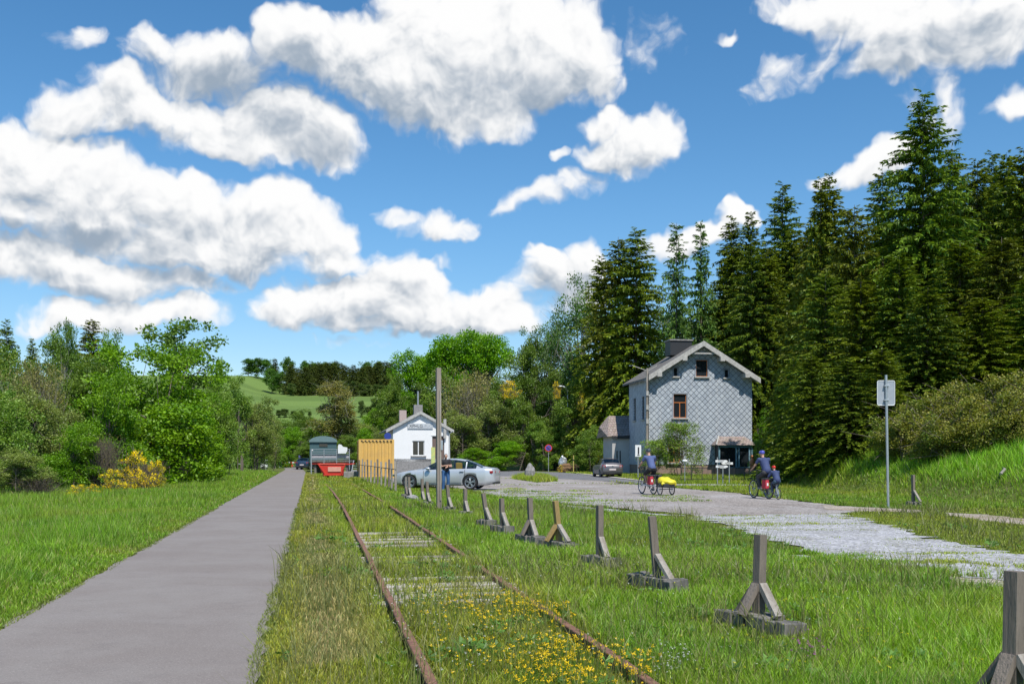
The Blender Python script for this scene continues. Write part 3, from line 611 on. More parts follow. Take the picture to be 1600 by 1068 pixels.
# signpost on the right
t = empty('signpost', (*gp(1388, 793), .02), 0, 'tall galvanised signpost seen from the back of its rectangular plate, by the gravel', 'signpost')
MB().tube([(0, 0, -.1), (-.07, 0, 4.05)], .038, 10).build('pole', M['steel'], t)
pl_ = MB(); w, h, r = .265, .375, .05; cx, cz = -.055, 3.5
pts = []
for (sx_, sz_, a0) in ((1, 1, 0), (-1, 1, 90), (-1, -1, 180), (1, -1, 270)):
    for k in range(5): a = R(a0+22.5*k); pts.append((cx+sx_*(w-r)+r*math.cos(a), cz+sz_*(h-r)+r*math.sin(a)))
pl_.prism(pts, .045, .055); sp_ = pl_.build('sign_plate', mat('sign_back', (.42, .45, .49), .5, .3), t)
rim = MB(); rim.tube([Vector((p[0], .042, p[1])) for p in pts+pts[:2]], .012, 6, cap=False); rim.build('rim', M['white'], sp_)
for z in (3.28, 3.72): MB().box((cx, .0, z), (.16, .10, .035), bev=.004).build('clamp', M['steel'], t)

# ------------------------------------------------------------------ lettering
def text(s, size, loc, rot, m, parent, name='lettering', ext=.006, xs=1.):
    c = bpy.data.curves.new(name, 'FONT'); c.body = s; c.size = size; c.extrude = ext; c.align_x = 'CENTER'; c.align_y = 'CENTER'
    o = bpy.data.objects.new('tmp', c); COL.objects.link(o); dg = bpy.context.evaluated_depsgraph_get(); me = bpy.data.meshes.new_from_object(o.evaluated_get(dg)); bpy.data.objects.remove(o)
    me.materials.clear(); me.materials.append(m); me.name = name; q = link_mesh(name, me, parent); q.location = loc; q.rotation_euler = rot; q.scale = (xs, 1, 1); return q

# ------------------------------------------------------------------ slate clad house
def slate_mat(name, a, b_, line, d=.36, streak=True):
    m, N = new_mat(name); oc = N.n('ShaderNodeTexCoord').outputs['Object']; s = N.n('ShaderNodeSeparateXYZ', i={0: oc})
    h = N.m('ADD', s.outputs[0], s.outputs[1])
    h = N.m('ADD', h, N.m('MULTIPLY_ADD', N.noise(oc, 3, 3), .06, -.03)); z = N.m('ADD', s.outputs[2], N.m('MULTIPLY_ADD', N.noise(N.vm('ADD', oc, (7, 7, 7)), 3, 3), .06, -.03))
    u = N.m('DIVIDE', N.m('ADD', h, z), d*1.4142); v = N.m('DIVIDE', N.m('SUBTRACT', z, h), d*1.4142)
    fu, fv = N.m('FRACT', u), N.m('FRACT', v); e = N.m('MINIMUM', fu, fv)
    ln = N.ramp(e, .03, .12); id_ = N.n('ShaderNodeCombineXYZ', i={0: N.m('FLOOR', u), 1: N.m('FLOOR', v), 2: 0.})
    wn = N.n('ShaderNodeTexWhiteNoise', noise_dimensions='3D', i={'Vector': id_}).outputs['Value']
    c = N.mix(wn, a, b_)
    st = N.ramp(N.noise(N.vm('MULTIPLY', oc, (3., 3., .12)), 1., 5, .6), .52, .72)
    if streak: c = N.mix(N.m('MULTIPLY', st, .6), c, (.62, .64, .66))
    c = N.mix(N.m('MULTIPLY', N.ramp(N.noise(oc, 9, 6, .7), .4, .75), .4), c, tuple(x*.55 for x in a))
    c = N.mix(ln, line, c)
    p = N.n('ShaderNodeBsdfPrincipled', i={'Base Color': c, 'Roughness': .62, 'Specular IOR Level': .4})
    hgt = N.m('ADD', N.m('MULTIPLY', ln, .6), N.m('MULTIPLY', N.m('ADD', fu, fv), .5))
    b = N.n('ShaderNodeBump', i={'Height': hgt, 'Strength': 1., 'Distance': .03}); N.link(b.outputs[0], p.inputs['Normal'])
    o = N.n('ShaderNodeOutputMaterial'); N.link(p.outputs[0], o.inputs[0]); return m
M['slate'] = slate_mat('wall_slates', (.41, .455, .51), (.54, .59, .64), (.085, .10, .145))
def roof_mat(name, a, b_, sc=.22, moss=.4):
    m, N = new_mat(name); oc = N.n('ShaderNodeTexCoord').outputs['Object']
    br = N.n('ShaderNodeTexBrick', i={'Vector': N.vm('MULTIPLY', oc, (1, 1, 1)), 'Color1': (*a, 1), 'Color2': (*b_, 1), 'Mortar': (.04, .04, .04, 1), 'Scale': 1/sc, 'Mortar Size': .04, 'Brick Width': .9, 'Row Height': .8})
    c = N.mix(N.m('MULTIPLY', N.ramp(N.noise(oc, 2.2, 7, .7), .42, .68), moss), br.outputs[0], (.16, .14, .08)); c = N.mix(N.m('MULTIPLY', N.ramp(N.noise(oc, 6, 5, .7), .5, .75), .6), c, (.36, .35, .33))
    p = N.n('ShaderNodeBsdfPrincipled', i={'Base Color': c, 'Roughness': .85})
    b = N.n('ShaderNodeBump', i={'Height': N.m('ADD', br.outputs['Fac'], N.noise(oc, 12, 4)), 'Strength': .7, 'Distance': .03}); N.link(b.outputs[0], p.inputs['Normal'])
    o = N.n('ShaderNodeOutputMaterial'); N.link(p.outputs[0], o.inputs[0]); return m
M['roof'] = roof_mat('roof_slates', (.17, .155, .145), (.22, .20, .185)); M['roof2'] = roof_mat('mossy_tiles', (.30, .22, .20), (.36, .29, .26), .3, .6)
M['brick'] = mat('plinth_brick', (.30, .20, .16), .9, col2=(.22, .19, .17), scale=6, bump=.4)
def window(root, x0, x1, z0, z1, y, frame_m, sill=True, name='window', transom=None, mull=1, depth=.12, glass=None, sash=.06, sillm='verge'):
    """window set into a hole of a wall whose outer face is at y (facing -y)"""
    w = x1-x0; f = MB(); t = sash; yy = y+depth
    f.box(((x0+x1)/2, yy, z1-t/2), (w, .06, t)).box(((x0+x1)/2, yy, z0+t/2), (w, .06, t)).box((x0+t/2, yy, (z0+z1)/2), (t, .06, z1-z0-2*t)).box((x1-t/2, yy, (z0+z1)/2), (t, .06, z1-z0-2*t))
    zt = z1-t
    if transom: f.box(((x0+x1)/2, yy, transom), (w-2*t, .06, t*1.3)); zt = transom-t*.65
    for k in range(mull): xm = x0+w*(k+1)/(mull+1); f.box((xm, yy, (z0+t+zt)/2), (t*1.2, .06, zt-z0-t))
    wo_ = f.build(name, frame_m, root)
    MB().box(((x0+x1)/2, yy+.02, (z0+z1)/2), (w-.02, .012, z1-z0-.02)).build('pane', glass or M['glassd'], wo_)
    if sill: MB().box(((x0+x1)/2, y-.05, z0-.07), (w+.36, .24, .12), bev=.01).build('sill', M[sillm], wo_)
    return wo_
HR = R(8)
house = empty('slate_house', (11.77, 86, 0), HR, 'two storey house clad in grey diamond slates with a gabled roof', 'house')
HW, HD, HE, HA = 9.36, 6.5, 8.35, 11.25             # width, depth, eaves, apex of the wall
sc_ = 86/F; LX = lambda px: (px-1013)*sc_*1.046; LZ = lambda py: EYE-(py-HY)*sc_
wins = [(LX(1087), LX(1105), LZ(587), LZ(561)), (LX(1052.5), LX(1058), LZ(587), LZ(574)), (LX(1132), LX(1137.5), LZ(588), LZ(576)), (LX(1052), LX(1072), LZ(652), LZ(615)), (LX(1044), LX(1062), LZ(722), LZ(688))]
topl = [(0, HE), (HW/2, HA), (HW, HE)]
wall_mb(0, HW, .9, 0, wins, 0, .3, topl).build('gable_wall', M['slate'], house)
wall_mb(0, HW, .9, 0, [], HD-.3, HD, topl).build('gable_wall', M['slate'], house)
sw = [(1.3, 2.1, 4.9, 6.9), (4.1, 4.9, 4.9, 6.9)]
def side_wall(xo, holes, label=None):
    mb = wall_mb(.3, HD-.3, .9, HE+.05, holes, -.3, 0); Tm = Matrix.Translation((xo, 0, 0)) @ Matrix.Rotation(R(90), 4, 'Z'); return mb.build('side_wall', M['slate'], house, Tm)
side_wall(0, [(a, b, c, d) for a, b, c, d in sw]); side_wall(HW-.3, [])
for a, b, c, d in sw:
    f = MB(); f.box((.14, (a+b)/2, (c+d)/2), (.05, b-a, d-c)); fo = f.build('window', M['dark'], house); MB().box((-.06, (a+b)/2, c-.06), (.2, b-a+.3, .1)).build('sill', M['verge'], fo)
MB().box((HW/2, HD/2, .42), (HW-.1, HD-.1, .95)).build('plinth', M['brick'], house)
for i, wv in enumerate(wins):
    if i == 3: window(house, *wv[:2], wv[2], wv[3], 0, M['orange'], transom=LZ(628), glass=None)
    elif i == 0: window(house, *wv[:2], wv[2], wv[3], 0, M['orange'], mull=0, sash=.05)
    elif i == 4: window(house, *wv[:2], wv[2], wv[3], 0, M['orange'], transom=LZ(700))
    else: window(house, *wv[:2], wv[2], wv[3], 0, M['dark'], mull=0, sash=.02)
for i in (0, 1, 2, 3):                                  # worn render round the openings
    a, b, c, d = wins[i]; MB().box((a-.07, -.015, (c+d)/2), (.12, .03, d-c+.1)).box((b+.07, -.015, (c+d)/2), (.12, .03, d-c+.1)).box(((a+b)/2, -.015, d+.08), (b-a+.3, .03, .13)).build('window_surround', mat('slate_trim', (.30, .33, .37), .8), house)
rf = MB(); ov, og, tk = .42, .85, .16
sl = (HA-HE)/(HW/2); ex = ov; rzE = HE-sl*ex
for sgn in (-1, 1):
    xe = -ex if sgn < 0 else HW+ex
    rf.prism([(xe, rzE+.10), (HW/2, HA+.10), (HW/2, HA+.10+tk), (xe, rzE+.10+tk)], -og, HD+og)
rf.build('roof', M['roof'], house)
vb = MB()
for sgn in (-1, 1):
    xe = -ex-.02 if sgn < 0 else HW+ex+.02
    vb.prism([(xe, rzE-.12), (HW/2, HA-.12), (HW/2, HA+.33), (xe, rzE+.33)], -og-.06, -og)
vb.build('verge_board', M['verge'], house)
sf = MB()                                               # boarding under the overhang
for sgn in (-1, 1):
    xe = -ex if sgn < 0 else HW+ex
    sf.prism([(xe, rzE+.03), (HW/2, HA+.03), (HW/2, HA+.09), (xe, rzE+.09)], -og, -.003)
sf.build('soffit', mat('soffit_paint', (.38, .40, .42), .8), house)
for x in (HW*.32, HW*.08, HW*.68, HW*.92):
    MB().box((x, -og/2-.05, HA-sl*abs(x-HW/2)-.16), (.42, og+.1, .42), bev=.03).build('purlin_end', M['verge'], house)
MB().box((HW/2, -og+.1, LZ(552)), (3.1, .1, .12)).build('collar_beam', M['verge'], house)
ch = MB().box((LX(1068)+.65, 3.6, HA+.1), (2.0, 1.6, 1.3)).build('chimney', M['dark'], house); MB().box((LX(1068)+.65, 3.6, HA+.8), (2.2, 1.8, .12), bev=.02).build('chimney_cap', M['stonegrey'], ch)
MB().tube([(-.02, -.14, .3), (-.02, -.14, HE-.1), (-.02, -.4, HE+.1)], .06, 8).build('downpipe', M['white'], house)
# bay window
bx0, bx1, bz0, bz1 = LX(1116), LX(1169), LZ(735), LZ(695); by = -1.05
bay = MB().box(((bx0+bx1)/2, by/2, (bz0)/2+.1), (bx1-bx0, -by, bz0+.2)).build('bay_window', M['brick'], house)
bm_ = mat('bay_blue_paint', (.13, .27, .34), .6, col2=(.25, .33, .36)); fr = MB()
for x in (bx0+.06, LX(1143.5), LX(1147.5), bx1-.06, LX(1164)): fr.box((x, by+.06, (bz0+bz1)/2+.1), (.13, .12, bz1-bz0-.2))
fr.box(((bx0+bx1)/2, by+.06, bz1-.1), (bx1-bx0, .12, .22)).box(((bx0+bx1)/2, by+.06, bz0+.25), (bx1-bx0, .12, .14)); fr.build('bay_frame', bm_, bay)
MB().box(((bx0+bx1)/2, by+.11, (bz0+bz1)/2+.1), (bx1-bx0-.1, .02, bz1-bz0-.2)).build('pane', M['glassd'], bay)
MB().box((bx0+.04, by/2, (bz0+bz1)/2), (.06, -by-.15, bz1-bz0)).build('bay_side', M['dark'], bay)
br = MB(); zt = LZ(681); br.add([(bx0-.3, by-.25, bz1), (bx1+.3, by-.25, bz1), (bx1+.3, 0, bz1), (bx0-.3, 0, bz1), (bx0+.35, -.02, zt), (bx1-.35, -.02, zt)], [(0, 1, 5, 4), (0, 4, 3), (1, 2, 5), (0, 3, 2, 1), (3, 4, 5, 2)])
bro = br.build('bay_roof', M['roof2'], bay); MB().tube([(bx0-.3, by-.25, bz1+.02), (bx0+.35, -.02, zt+.02)], .07, 6).build('hip_flashing', M['verge'], bro)
# annex
ann = empty('side_annex', (0, 0, 0), 0, None); ann.parent = house; ann.name = 'side_annex'
aw = MB(); aw.box((-.15, 8.3, 1.8), (2.9, 3.6, 3.6)); aw.build('annex_wall', mat('annex_render', (.50, .49, .47), .85, col2=(.38, .37, .36), scale=2), ann)
ar = MB(); ar.add([(-2.1, 6.2, 3.45), (1.4, 6.2, 3.65), (1.4, 8.3, 5.5), (-1.5, 8.3, 5.45), (-1.5, 9.6, 5.2), (-2.4, 8.3, 4.4), (-2.2, 10.4, 3.4), (1.4, 10.4, 3.6)], [(0, 1, 2, 3), (0, 3, 5), (3, 2, 7, 4), (0, 5, 6), (5, 3, 4), (5, 4, 6), (0, 6, 7, 1)])
ar.build('annex_roof', M['roof2'], ann)
MB().box((-.75, 6.3, 3.42), (1.9, .14, .30)).build('fascia', M['dark'], ann); MB().box((-1.15, 6.485, 1.5), (.10, .04, 1.3)).box((-.85, 6.485, 1.5), (.10, .04, 1.3)).build('slit_window', M['dark'], ann)
# service mast at the house corner
t = empty('utility_mast', (11.55, 85.1, 0), 0, 'slim pale utility mast with cables standing at the left corner of the slate house', 'pole')
MB().tube([(0, 0, 0), (0, 0, 9.15)], [.14, .10], 8).build('mast', M['palewood'], t)
MB().bar((-1.3, -.05, 9.4), (.1, -.05, 8.9), .05).bar((-.0, -.05, 8.9), (.8, -.05, 9.35), .05).build('cross_arm', M['verge'], t)
for i in range(3): MB().box((.0, -.13, 4.6+i*1.2), (.2, .1, .4), bev=.02).build('cable_clip', M['verge'], t)
MB().tube([(.1, -.14, 1), (.1, -.14, 8.7)], .025, 5).build('cable', M['dark'], t)

# ------------------------------------------------------------------ white station building
SY = 108.; s2 = SY/F; st = empty('station_building', (*at(614, 714, SY)[:2], .35), TRK, 'small white gabled station building with a dark window and a name board', 'building')
SW = 86*s2/math.cos(TRK)*1.0; SX = lambda px: (px-614)*s2/math.cos(TRK)*.99; SZ = lambda py: EYE-(py-HY)*s2-.35
sh = [(SX(644), SX(663), SZ(711.5), SZ(688)), (SX(675), SX(694), SZ(729), SZ(681))]
stop_ = [(0, SZ(666)), (SX(656.5), SZ(645)), (SW, SZ(670))]
wall_mb(0, SW, SZ(720.5), 0, sh, 0, .35, stop_).build('front_wall', M['render'], st)
SDp = 12.
MB().box((.175, .35+(SDp-.35)/2, SZ(666)/2+.2), (.35, SDp-.36, SZ(666)-.4)).build('side_wall', M['render'], st); MB().box((SW-.175, .35+(SDp-.35)/2, SZ(670)/2+.2), (.35, SDp-.36, SZ(670)-.4)).build('side_wall', M['render'], st)
MB().box((SW/2, SDp/2, .2), (SW-.1, SDp, SZ(720.5)+.9)).build('plinth', M['stonegrey'], st)
wd = window(st, *sh[0], 0, M['white'], mull=1, depth=.14, sash=.08, sillm='stonegrey')
dr = MB().box(((sh[1][0]+sh[1][1])/2, .2, (sh[1][2]+sh[1][3])/2), (sh[1][1]-sh[1][0]-.05, .08, sh[1][3]-sh[1][2]-.02)).build('door', mat('door_brown', (.17, .12, .10), .7), st)
MB().box(((sh[1][0]+sh[1][1])/2, -.01, sh[1][3]+.12), (1.6, .06, .14)).build('lintel', M['white'], dr)
MB().box((SX(676.4), -.02, SZ(714)), (.42, .03, 2.2)).build('poster', mat('poster_yellow', (.62, .60, .16), .6, col2=(.30, .50, .25), scale=3, amt=.7), st)
ap = (SX(656.5), SZ(642)); le = (SX(603.5), SZ(671.5)); re = (SX(708), SZ(671.5)); rf = MB()
for e_ in (le, re): rf.prism([e_, ap, (ap[0], ap[1]-.16), (e_[0], e_[1]-.16)], -.32, SDp+.6)
rf.build('roof', M['roof'], st)
vb = MB()
for e_ in (le, re): k = -1 if e_ is le else 1; vb.prism([(e_[0]+k*.03, e_[1]+.04), (ap[0], ap[1]+.04), (ap[0], ap[1]-.30), (e_[0]+k*.03, e_[1]-.30)], -.38, -.32)
vb.build('verge_board', M['verge'], st)
sf = MB()
for e_ in (le, re): sf.prism([(e_[0], e_[1]-.22), (ap[0], ap[1]-.22), (ap[0], ap[1]-.165), (e_[0], e_[1]-.165)], -.32, -.004)
sf.build('soffit', mat('soffit_grey', (.42, .44, .48), .8), st)
bz_ = MB().box(((SX(636.5)+SX(676))/2, -.07, SZ(665)), (SX(676)-SX(636.5), .08, SZ(661.2)-SZ(669.5)), bev=.015).build('name_board', mat('board_grey', (.55, .58, .60), .6, col2=(.42, .44, .46), scale=4), st)
text('XPHLG', .50, (SX(649.5), -.115, SZ(665.2)), (R(90), 0, 0), M['dark'], bz_, xs=.92); text('LEUO', .46, (SX(667.5), -.115, SZ(665.2)), (R(90), 0, 0), mat('faded_letters', (.36, .40, .44), .8), bz_, xs=1.0)
c1 = MB().box((SX(655), 1.6, SZ(640)), (.95, .8, 1.3)).build('chimney', M['stonegrey'], st); MB().tube([(SX(655), 1.5, SZ(634)), (SX(655), 1.5, SZ(609))], .10, 6).build('flue_pipe', M['steel'], c1)
MB().box((SX(636), 5.8, SZ(646)), (.8, .7, 1.3)).build('chimney', mat('chimney_pink', (.48, .38, .35), .85), st)
MB().tube([(SW+.08, -.1, .6), (SW+.08, -.1, SZ(677)), (SW+.42, -.5, SZ(672))], .06, 6).build('downpipe', M['white'], st)
MB().box((SX(694.5), -.2, SZ(669)), (.30, .2, 2.1)).build('wall_cabinet', M['verge'], st)
o = MB().tube([(0, 0, 0), (0, -.12, 0)], .36, 20).build('round_sign', M['blue'], None); o.location = at(606, 681, 103); tag(o, 'round dark blue sign above the top right corner of the yellow container', 'sign')

# ------------------------------------------------------------------ yellow container
CYd = 72.; cont = empty('shipping_container', (*at(560.5, 714, CYd)[:2], 0), TRK*.9, 'yellow ochre corrugated shipping container behind the picket fence', 'container')
cm = mat('container_yellow', (.70, .43, .11), .55, col2=(.55, .34, .12), scale=1.5, amt=.5)
cw, chh, cl = 55*CYd/F, EYE-(686-HY)/F*CYd, 6.0
def corrug(x0, x1, n, y, dpt=.05):
    pts = []; w = (x1-x0)/n
    for i in range(n):
        a = x0+i*w; pts += [(a, y), (a+w*.34, y), (a+w*.5, y+dpt), (a+w*.84, y+dpt)]
    return pts+[(x1, y)]
pr_ = corrug(.14, cw-.14, 9, .02); mb = MB(); vs = []; fs = []
for (x, y) in pr_: vs += [(x, y, .18), (x, y, chh-.16)]
for i in range(len(pr_)-1): fs.append((2*i, 2*i+2, 2*i+3, 2*i+1))
mb.add(vs, fs); mb.build('end_panel', cm, cont)
pr_ = corrug(.14, cl-.14, 20, .02); vs = []; fs = []
for (x, y) in pr_: vs += [(y, x, .18), (y, x, chh-.16)]
for i in range(len(pr_)-1): fs.append((2*i, 2*i+2, 2*i+3, 2*i+1))
mb = MB().add(vs, fs); mb.add([(cw-v[0], v[1], v[2]) for v in vs], fs); mb.build('side_panel', cm, cont)
fr = MB()
for x in (.07, cw-.07):
    for y in (.07, cl-.07): fr.box((x, y, chh/2), (.15, .15, chh))
for z in (.1, chh-.08):
    fr.box((cw/2, .07, z), (cw-.3, .13, .16)).box((cw/2, cl-.07, z), (cw-.3, .13, .16)).box((.07, cl/2, z), (.13, cl-.3, .16)).box((cw-.07, cl/2, z), (.13, cl-.3, .16))
fr.build('frame', cm, cont); MB().box((cw/2, cl/2, chh-.02), (cw-.1, cl-.1, .06)).box((cw/2, cl-.1, chh/2), (cw-.2, .06, chh-.2)).build('roof', cm, cont)
for i in range(9): MB().box((.22+i*(cw-.44)/8, -.008, chh-.1), (.12, .02, .07)).build('vent', M['dark'], cont)

# ------------------------------------------------------------------ green railway van behind a railed platform
VY = 104.; v0 = at(505, 714, VY); van = empty('railway_van', (v0.x, VY, 0), TRK*.95, 'dark teal railway van with an arched roof standing end on', 'railway van')
teal = mat('teal_paint', (.055, .115, .125), .55, col2=(.045, .09, .10)); vw = 1.38; vz = EYE+(HY-690)/F*VY
MB().box((0, 5, (vz+1.0)/2), (vw*2, 10, vz-1.0)).build('body', teal, van)
arc = [(vw*1.06*math.cos(a), vz-.02+(EYE+(HY-680.5)/F*VY-vz)*math.sin(a)) for a in np.linspace(0, math.pi, 17)]
MB().prism(arc, -.18, 10.2).build('roof', mat('van_roof', (.14, .22, .23), .6), van)
MB().box((.02, -.02, vz-.35), (.85, .06, .30)).build('end_window', M['glassd'], van)
MB().box((-1.1, -.03, vz-.85), (.12, .1, .14)).build('lamp', M['white'], van)
MB().box((0, 4.8, .75), (2.3, 9.6, .35)).box((.85, -.2, 1.0), (.35, .3, .25)).box((-.85, -.2, 1.0), (.35, .3, .25)).build('underframe', M['dark'], van)
for yy in (1.8, 7.8):
    w_ = MB()
    for sx_ in (-.72, .72): w_.ring((sx_, yy, .5), .42, .08, (1, 0, 0))
    w_.box((0, yy, .5), (1.4, .12, .12)); w_.build('wheelset', M['rust'], van)
PY = 92.; s3 = PY/F; pc = at(486.5, 714, PY); PW = (546-486.5)*s3
plat = empty('railed_platform', (pc.x, PY, 0), 0, 'raised deck with pale metal railings in front of the teal railway van', 'platform')
zt, zd = EYE+(HY-701)*s3, EYE-(718.5-HY)*s3; zr = zd+.05
MB().box((PW/2, 1.6, zd-.08), (PW, 3.2, .16)).build('deck', M['slab'], plat)
MB().box((PW/2, .15, zd-.28), (PW, .08, .18)).build('edge_beam', M['red'], plat)
rl = MB()
for i in range(4): rl.bar((PW*i/3, 0, 0 if i in (0,) else .4), (PW*i/3, 0, zt), .10 if i == 0 else .06)
for z in (zt-.03, zt-.25, zt-.45, zd+.12): rl.bar((0, -.03, z), (PW, -.03, z), .05)
rl.build('railing', M['steel'], plat)
MB().box((PW/2, .06, (zd+.2+zt-.52)/2), (PW-.1, .03, zt-.52-zd-.2)).build('infill_panel', mat('deck_panel', (.40, .38, .40), .7, col2=(.30, .28, .30)), plat)
for x in (.3, PW/2, PW-.3): MB().box((x, 1.6, (zd-.16)/2), (.2, 2.6, zd-.16)).build('support', M['slab'], plat)
stp = MB()
for i in range(5): stp.box((PW+.55, .3+i*.26, .16+i*.2), (.75, .26, .04))
stp.bar((PW+.15, .1, 0), (PW+.15, 1.5, 1.25), .05).bar((PW+.95, .1, 0), (PW+.95, 1.5, 1.25), .05).bar((PW+.95, .1, .0), (PW+.95, .1, 1.1), .05); stp.build('steps', M['steel'], plat)
o = MB().prism([(0, 0), (.72, 0), (.86, .25), (.86, .55), (.45, .62), (.3, .82), (.08, .85), (0, .7)], 0, .05).build('white_board', M['white']); o.location = at(528, 708, PY-.3); tag(o, 'white cut-out board hung on the right end of the deck railing', 'board')
# red rail trolley / buffer
RY = 76.; s4 = RY/F; rc = at(499.5, 714, RY); rw = (537-499.5)*s4
tr = empty('rail_trolley', (rc.x, RY, 0), 0, 'bright red flat rail trolley with sloping sides below the railed deck', 'trolley')
zt = EYE-(724-HY)*s4; mb = MB(); mb.prism([(-.15, zt), (rw+.05, zt-.05), (rw*.98, .18), (.35, .14), (.1, .5)], .0, .08); mb.build('front_plate', M['red'], tr)
MB().box((rw/2, .7, zt-.02), (rw+.3, 1.5, .09)).build('top_deck', mat('red_light', (.75, .12, .08), .5), tr); MB().box((rw*.62, -.04, zt-.43), (1.0, .06, .36), bev=.02).build('panel', mat('faded_red', (.75, .38, .30), .6), tr)
MB().bar((-.1, -.03, zt), (.55, -.03, .1), .09).bar((rw+.1, -.03, zt-.1), (rw*.85, -.03, .12), .09).bar((.3, -.05, .2), (rw*.9, -.05, .22), .10).build('strut', M['red'], tr)
for x in (.35, rw-.2):
    MB().ring((x, .35, .2), .14, .05, (0, 1, 0)).ring((x, 1.1, .2), .14, .05, (0, 1, 0)).build('wheel', M['dark'], tr)
MB().bar((rw*.85, .3, zt-.1), (rw+.85, .5, zt+.02), .08).bar((rw, 0, .45), (rw+1.0, -.2, .1), .07).build('tow_bar', M['red'], tr)
o = MB().box((0, 0, .25), (1.1, .8, .5), bev=.04).build('grey_block', M['stonegrey']); o.location = (*at(550, 714, 74)[:2], 0); tag(o, 'pale concrete block beside the red trolley at the foot of the steps', 'block')

# ------------------------------------------------------------------ street furniture
o = rock((*at(828, 714, 71)[:2], .42), (.36, .22, .62), 'rough grey stone marker standing in the grassy island of the forecourt', 'stone_marker', 'stone', 'stonegrey', 7)
t = empty('parking_ban_sign', (*at(857, 714, 108)[:2], 0), 0, 'round blue no stopping sign with red rim, on a thin pole by the road', 'traffic sign')
MB().tube([(0, 0, 0), (0, 0, 2.95)], .04, 8).build('pole', M['steel'], t)
zc = EYE+14.5*108/F; MB().tube([(0, -.06, zc), (0, -.09, zc)], .40, 28).build('sign_disc', M['red'], t); MB().tube([(0, -.091, zc), (0, -.10, zc)], .30, 28).build('blue_face', mat('sign_blue', (.08, .09, .45), .5), t)
MB().bar((-.21, -.11, zc-.21), (.21, -.11, zc+.21), .075, .012).bar((-.21, -.125, zc+.21), (.21, -.125, zc-.21), .075, .012).build('red_cross', M['red'], t)
LY = 112.; s5 = LY/F; la = at(886.5, 714, LY)
t = empty('street_lamp', (la.x, LY, 0), 0, 'tall concrete street lamp with a curved arm among the dark trees', 'street lamp')
zt = EYE+(HY-640)*s5
MB().tube([(0, 0, 0), (0, 0, zt)], [.24, .17], 8).build('post', mat('concrete_post', (.30, .26, .21), .85), t)
a0 = EYE+(HY-622)*s5; a1 = EYE+(HY-603)*s5
MB().tube([(.05, 0, zt-1), (.05, 0, a0), (.0, 0, a1-.5), (-.2, 0, a1-.15), (-.55, 0, a1)], .07, 6).build('arm', M['steel'], t)
MB().ball((-.8, 0, a1-.02), .3, 8, (1.2, .5, .35)).build('lamp_head', M['steel'], t); MB().tube([(0, 0, .1), (0, 0, 2.4)], .27, 8).build('sleeve', M['dark'], t)
o = MB().box((0, 0, 0), (.42, .3, .62), bev=.05).build('letter_box', M['yellow']); o.location = (la.x-.45, LY-.2, EYE+(HY-686.5)*s5); tag(o, 'small bright yellow box fixed to the left of the street lamp post', 'box')
MB().box((0, -.155, .14), (.3, .02, .06)).build('slot', M['dark'], o)
rock((*at(879, 714, 106)[:2], 1.0), (.45, .3, .62), 'pale grey boulder like block beside the foot of the street lamp', 'boulder', 'boulder', 'steel', 9)
for i, x in enumerate((896, 901.5)):
    t = empty('marker_post', (*at(x, 714, 98+i*3)[:2], 0), 0, 'thin yellow marker post with dark band, %s by the street lamp' % ('left one' if i == 0 else 'right one'), 'marker post', 'yellow marker posts by the lamp')
    MB().tube([(0, 0, 0), (0, 0, 1.75)], .055, 8).build('post', mat('post_ochre', (.50, .42, .12), .6), t); MB().tube([(0, 0, 1.2), (0, 0, 1.35)], .06, 8).build('band', M['dark'], t)
o = rock((*at(889, 714, 103)[:2], .35), (1.15, .6, .5), 'low heap of reddish brown dead plants behind the yellow marker posts', 'brush_heap', 'brush heap', mat('dead_brush', (.20, .12, .06), .95, bump=1., bscale=8), 12)
# info sign, finger signs
t = empty('information_sign', (*at(997, 714, 70)[:2], 0), 0, 'white upright board with black vertical pictogram near the parked grey car', 'sign')
MB().tube([(0, 0, 0), (0, 0, 2.35)], .035, 8).build('pole', M['steel'], t); b_ = MB().box((0, -.05, 2.0), (.42, .03, .82), bev=.01).build('board', M['white'], t); MB().box((.02, -.075, 2.02), (.10, .01, .5)).box((.02, -.075, 1.7), (.16, .01, .05)).build('pictogram', M['dark'], b_)
def finger(px, Y, ztop, arms, label):
    t = empty('direction_sign', (*at(px, 714, Y)[:2], 0), 0, label, 'direction sign', 'white direction signs in front of the slate house')
    MB().tube([(0, 0, 0), (0, 0, ztop)], .032, 8).build('pole', M['steel'], t)
    for (x0, x1, z, tipr) in arms:
        h = .065; pts = [(x0, z-h), (x1, z-h), (x1+(.1 if tipr else 0), z), (x1, z+h), (x0, z+h)]
        if not tipr: pts = [(x0-.1, z), (x0, z-h), (x1, z-h), (x1, z+h), (x0, z+h)]
        p = MB().prism(pts, -.05, -.03).build('blade', M['white'], t); MB().box(((x0+x1)/2, -.052, z+.03), ((x1-x0)*.6, .004, .022)).box(((x0+x1)/2, -.052, z-.03), ((x1-x0)*.45, .004, .018)).build('lettering', M['dark'], p)
finger(1121, 57.5, 1.55, [(-.12, .5, 1.33, True), (-.1, .52, 1.02, True)], 'left direction sign with two white blades one above the other')
finger(1129.5, 58.5, 1.0, [(-.15, .15, .98, False)], 'middle low direction sign half hidden behind its two neighbours')
finger(1139.5, 58., 1.45, [(-.38, .2, 1.2, False)], 'right direction sign with one white blade pointing left')
t = empty('globe_post', (*at(1070, 714, 60)[:2], 0), 0, 'thin post topped by a small white dish at the left end of the wire fence', 'post')
MB().tube([(0, 0, 0), (0, 0, 1.25)], .025, 6).build('pole', M['steel'], t); MB().ball((0, 0, 1.33), .16, 8, (1, 1, .6)).build('dish', M['white'], t)
t = empty('iron_fence', (0, 0, 0), 0, 'low dark iron fence with thin bars in front of the slate house', 'fence')
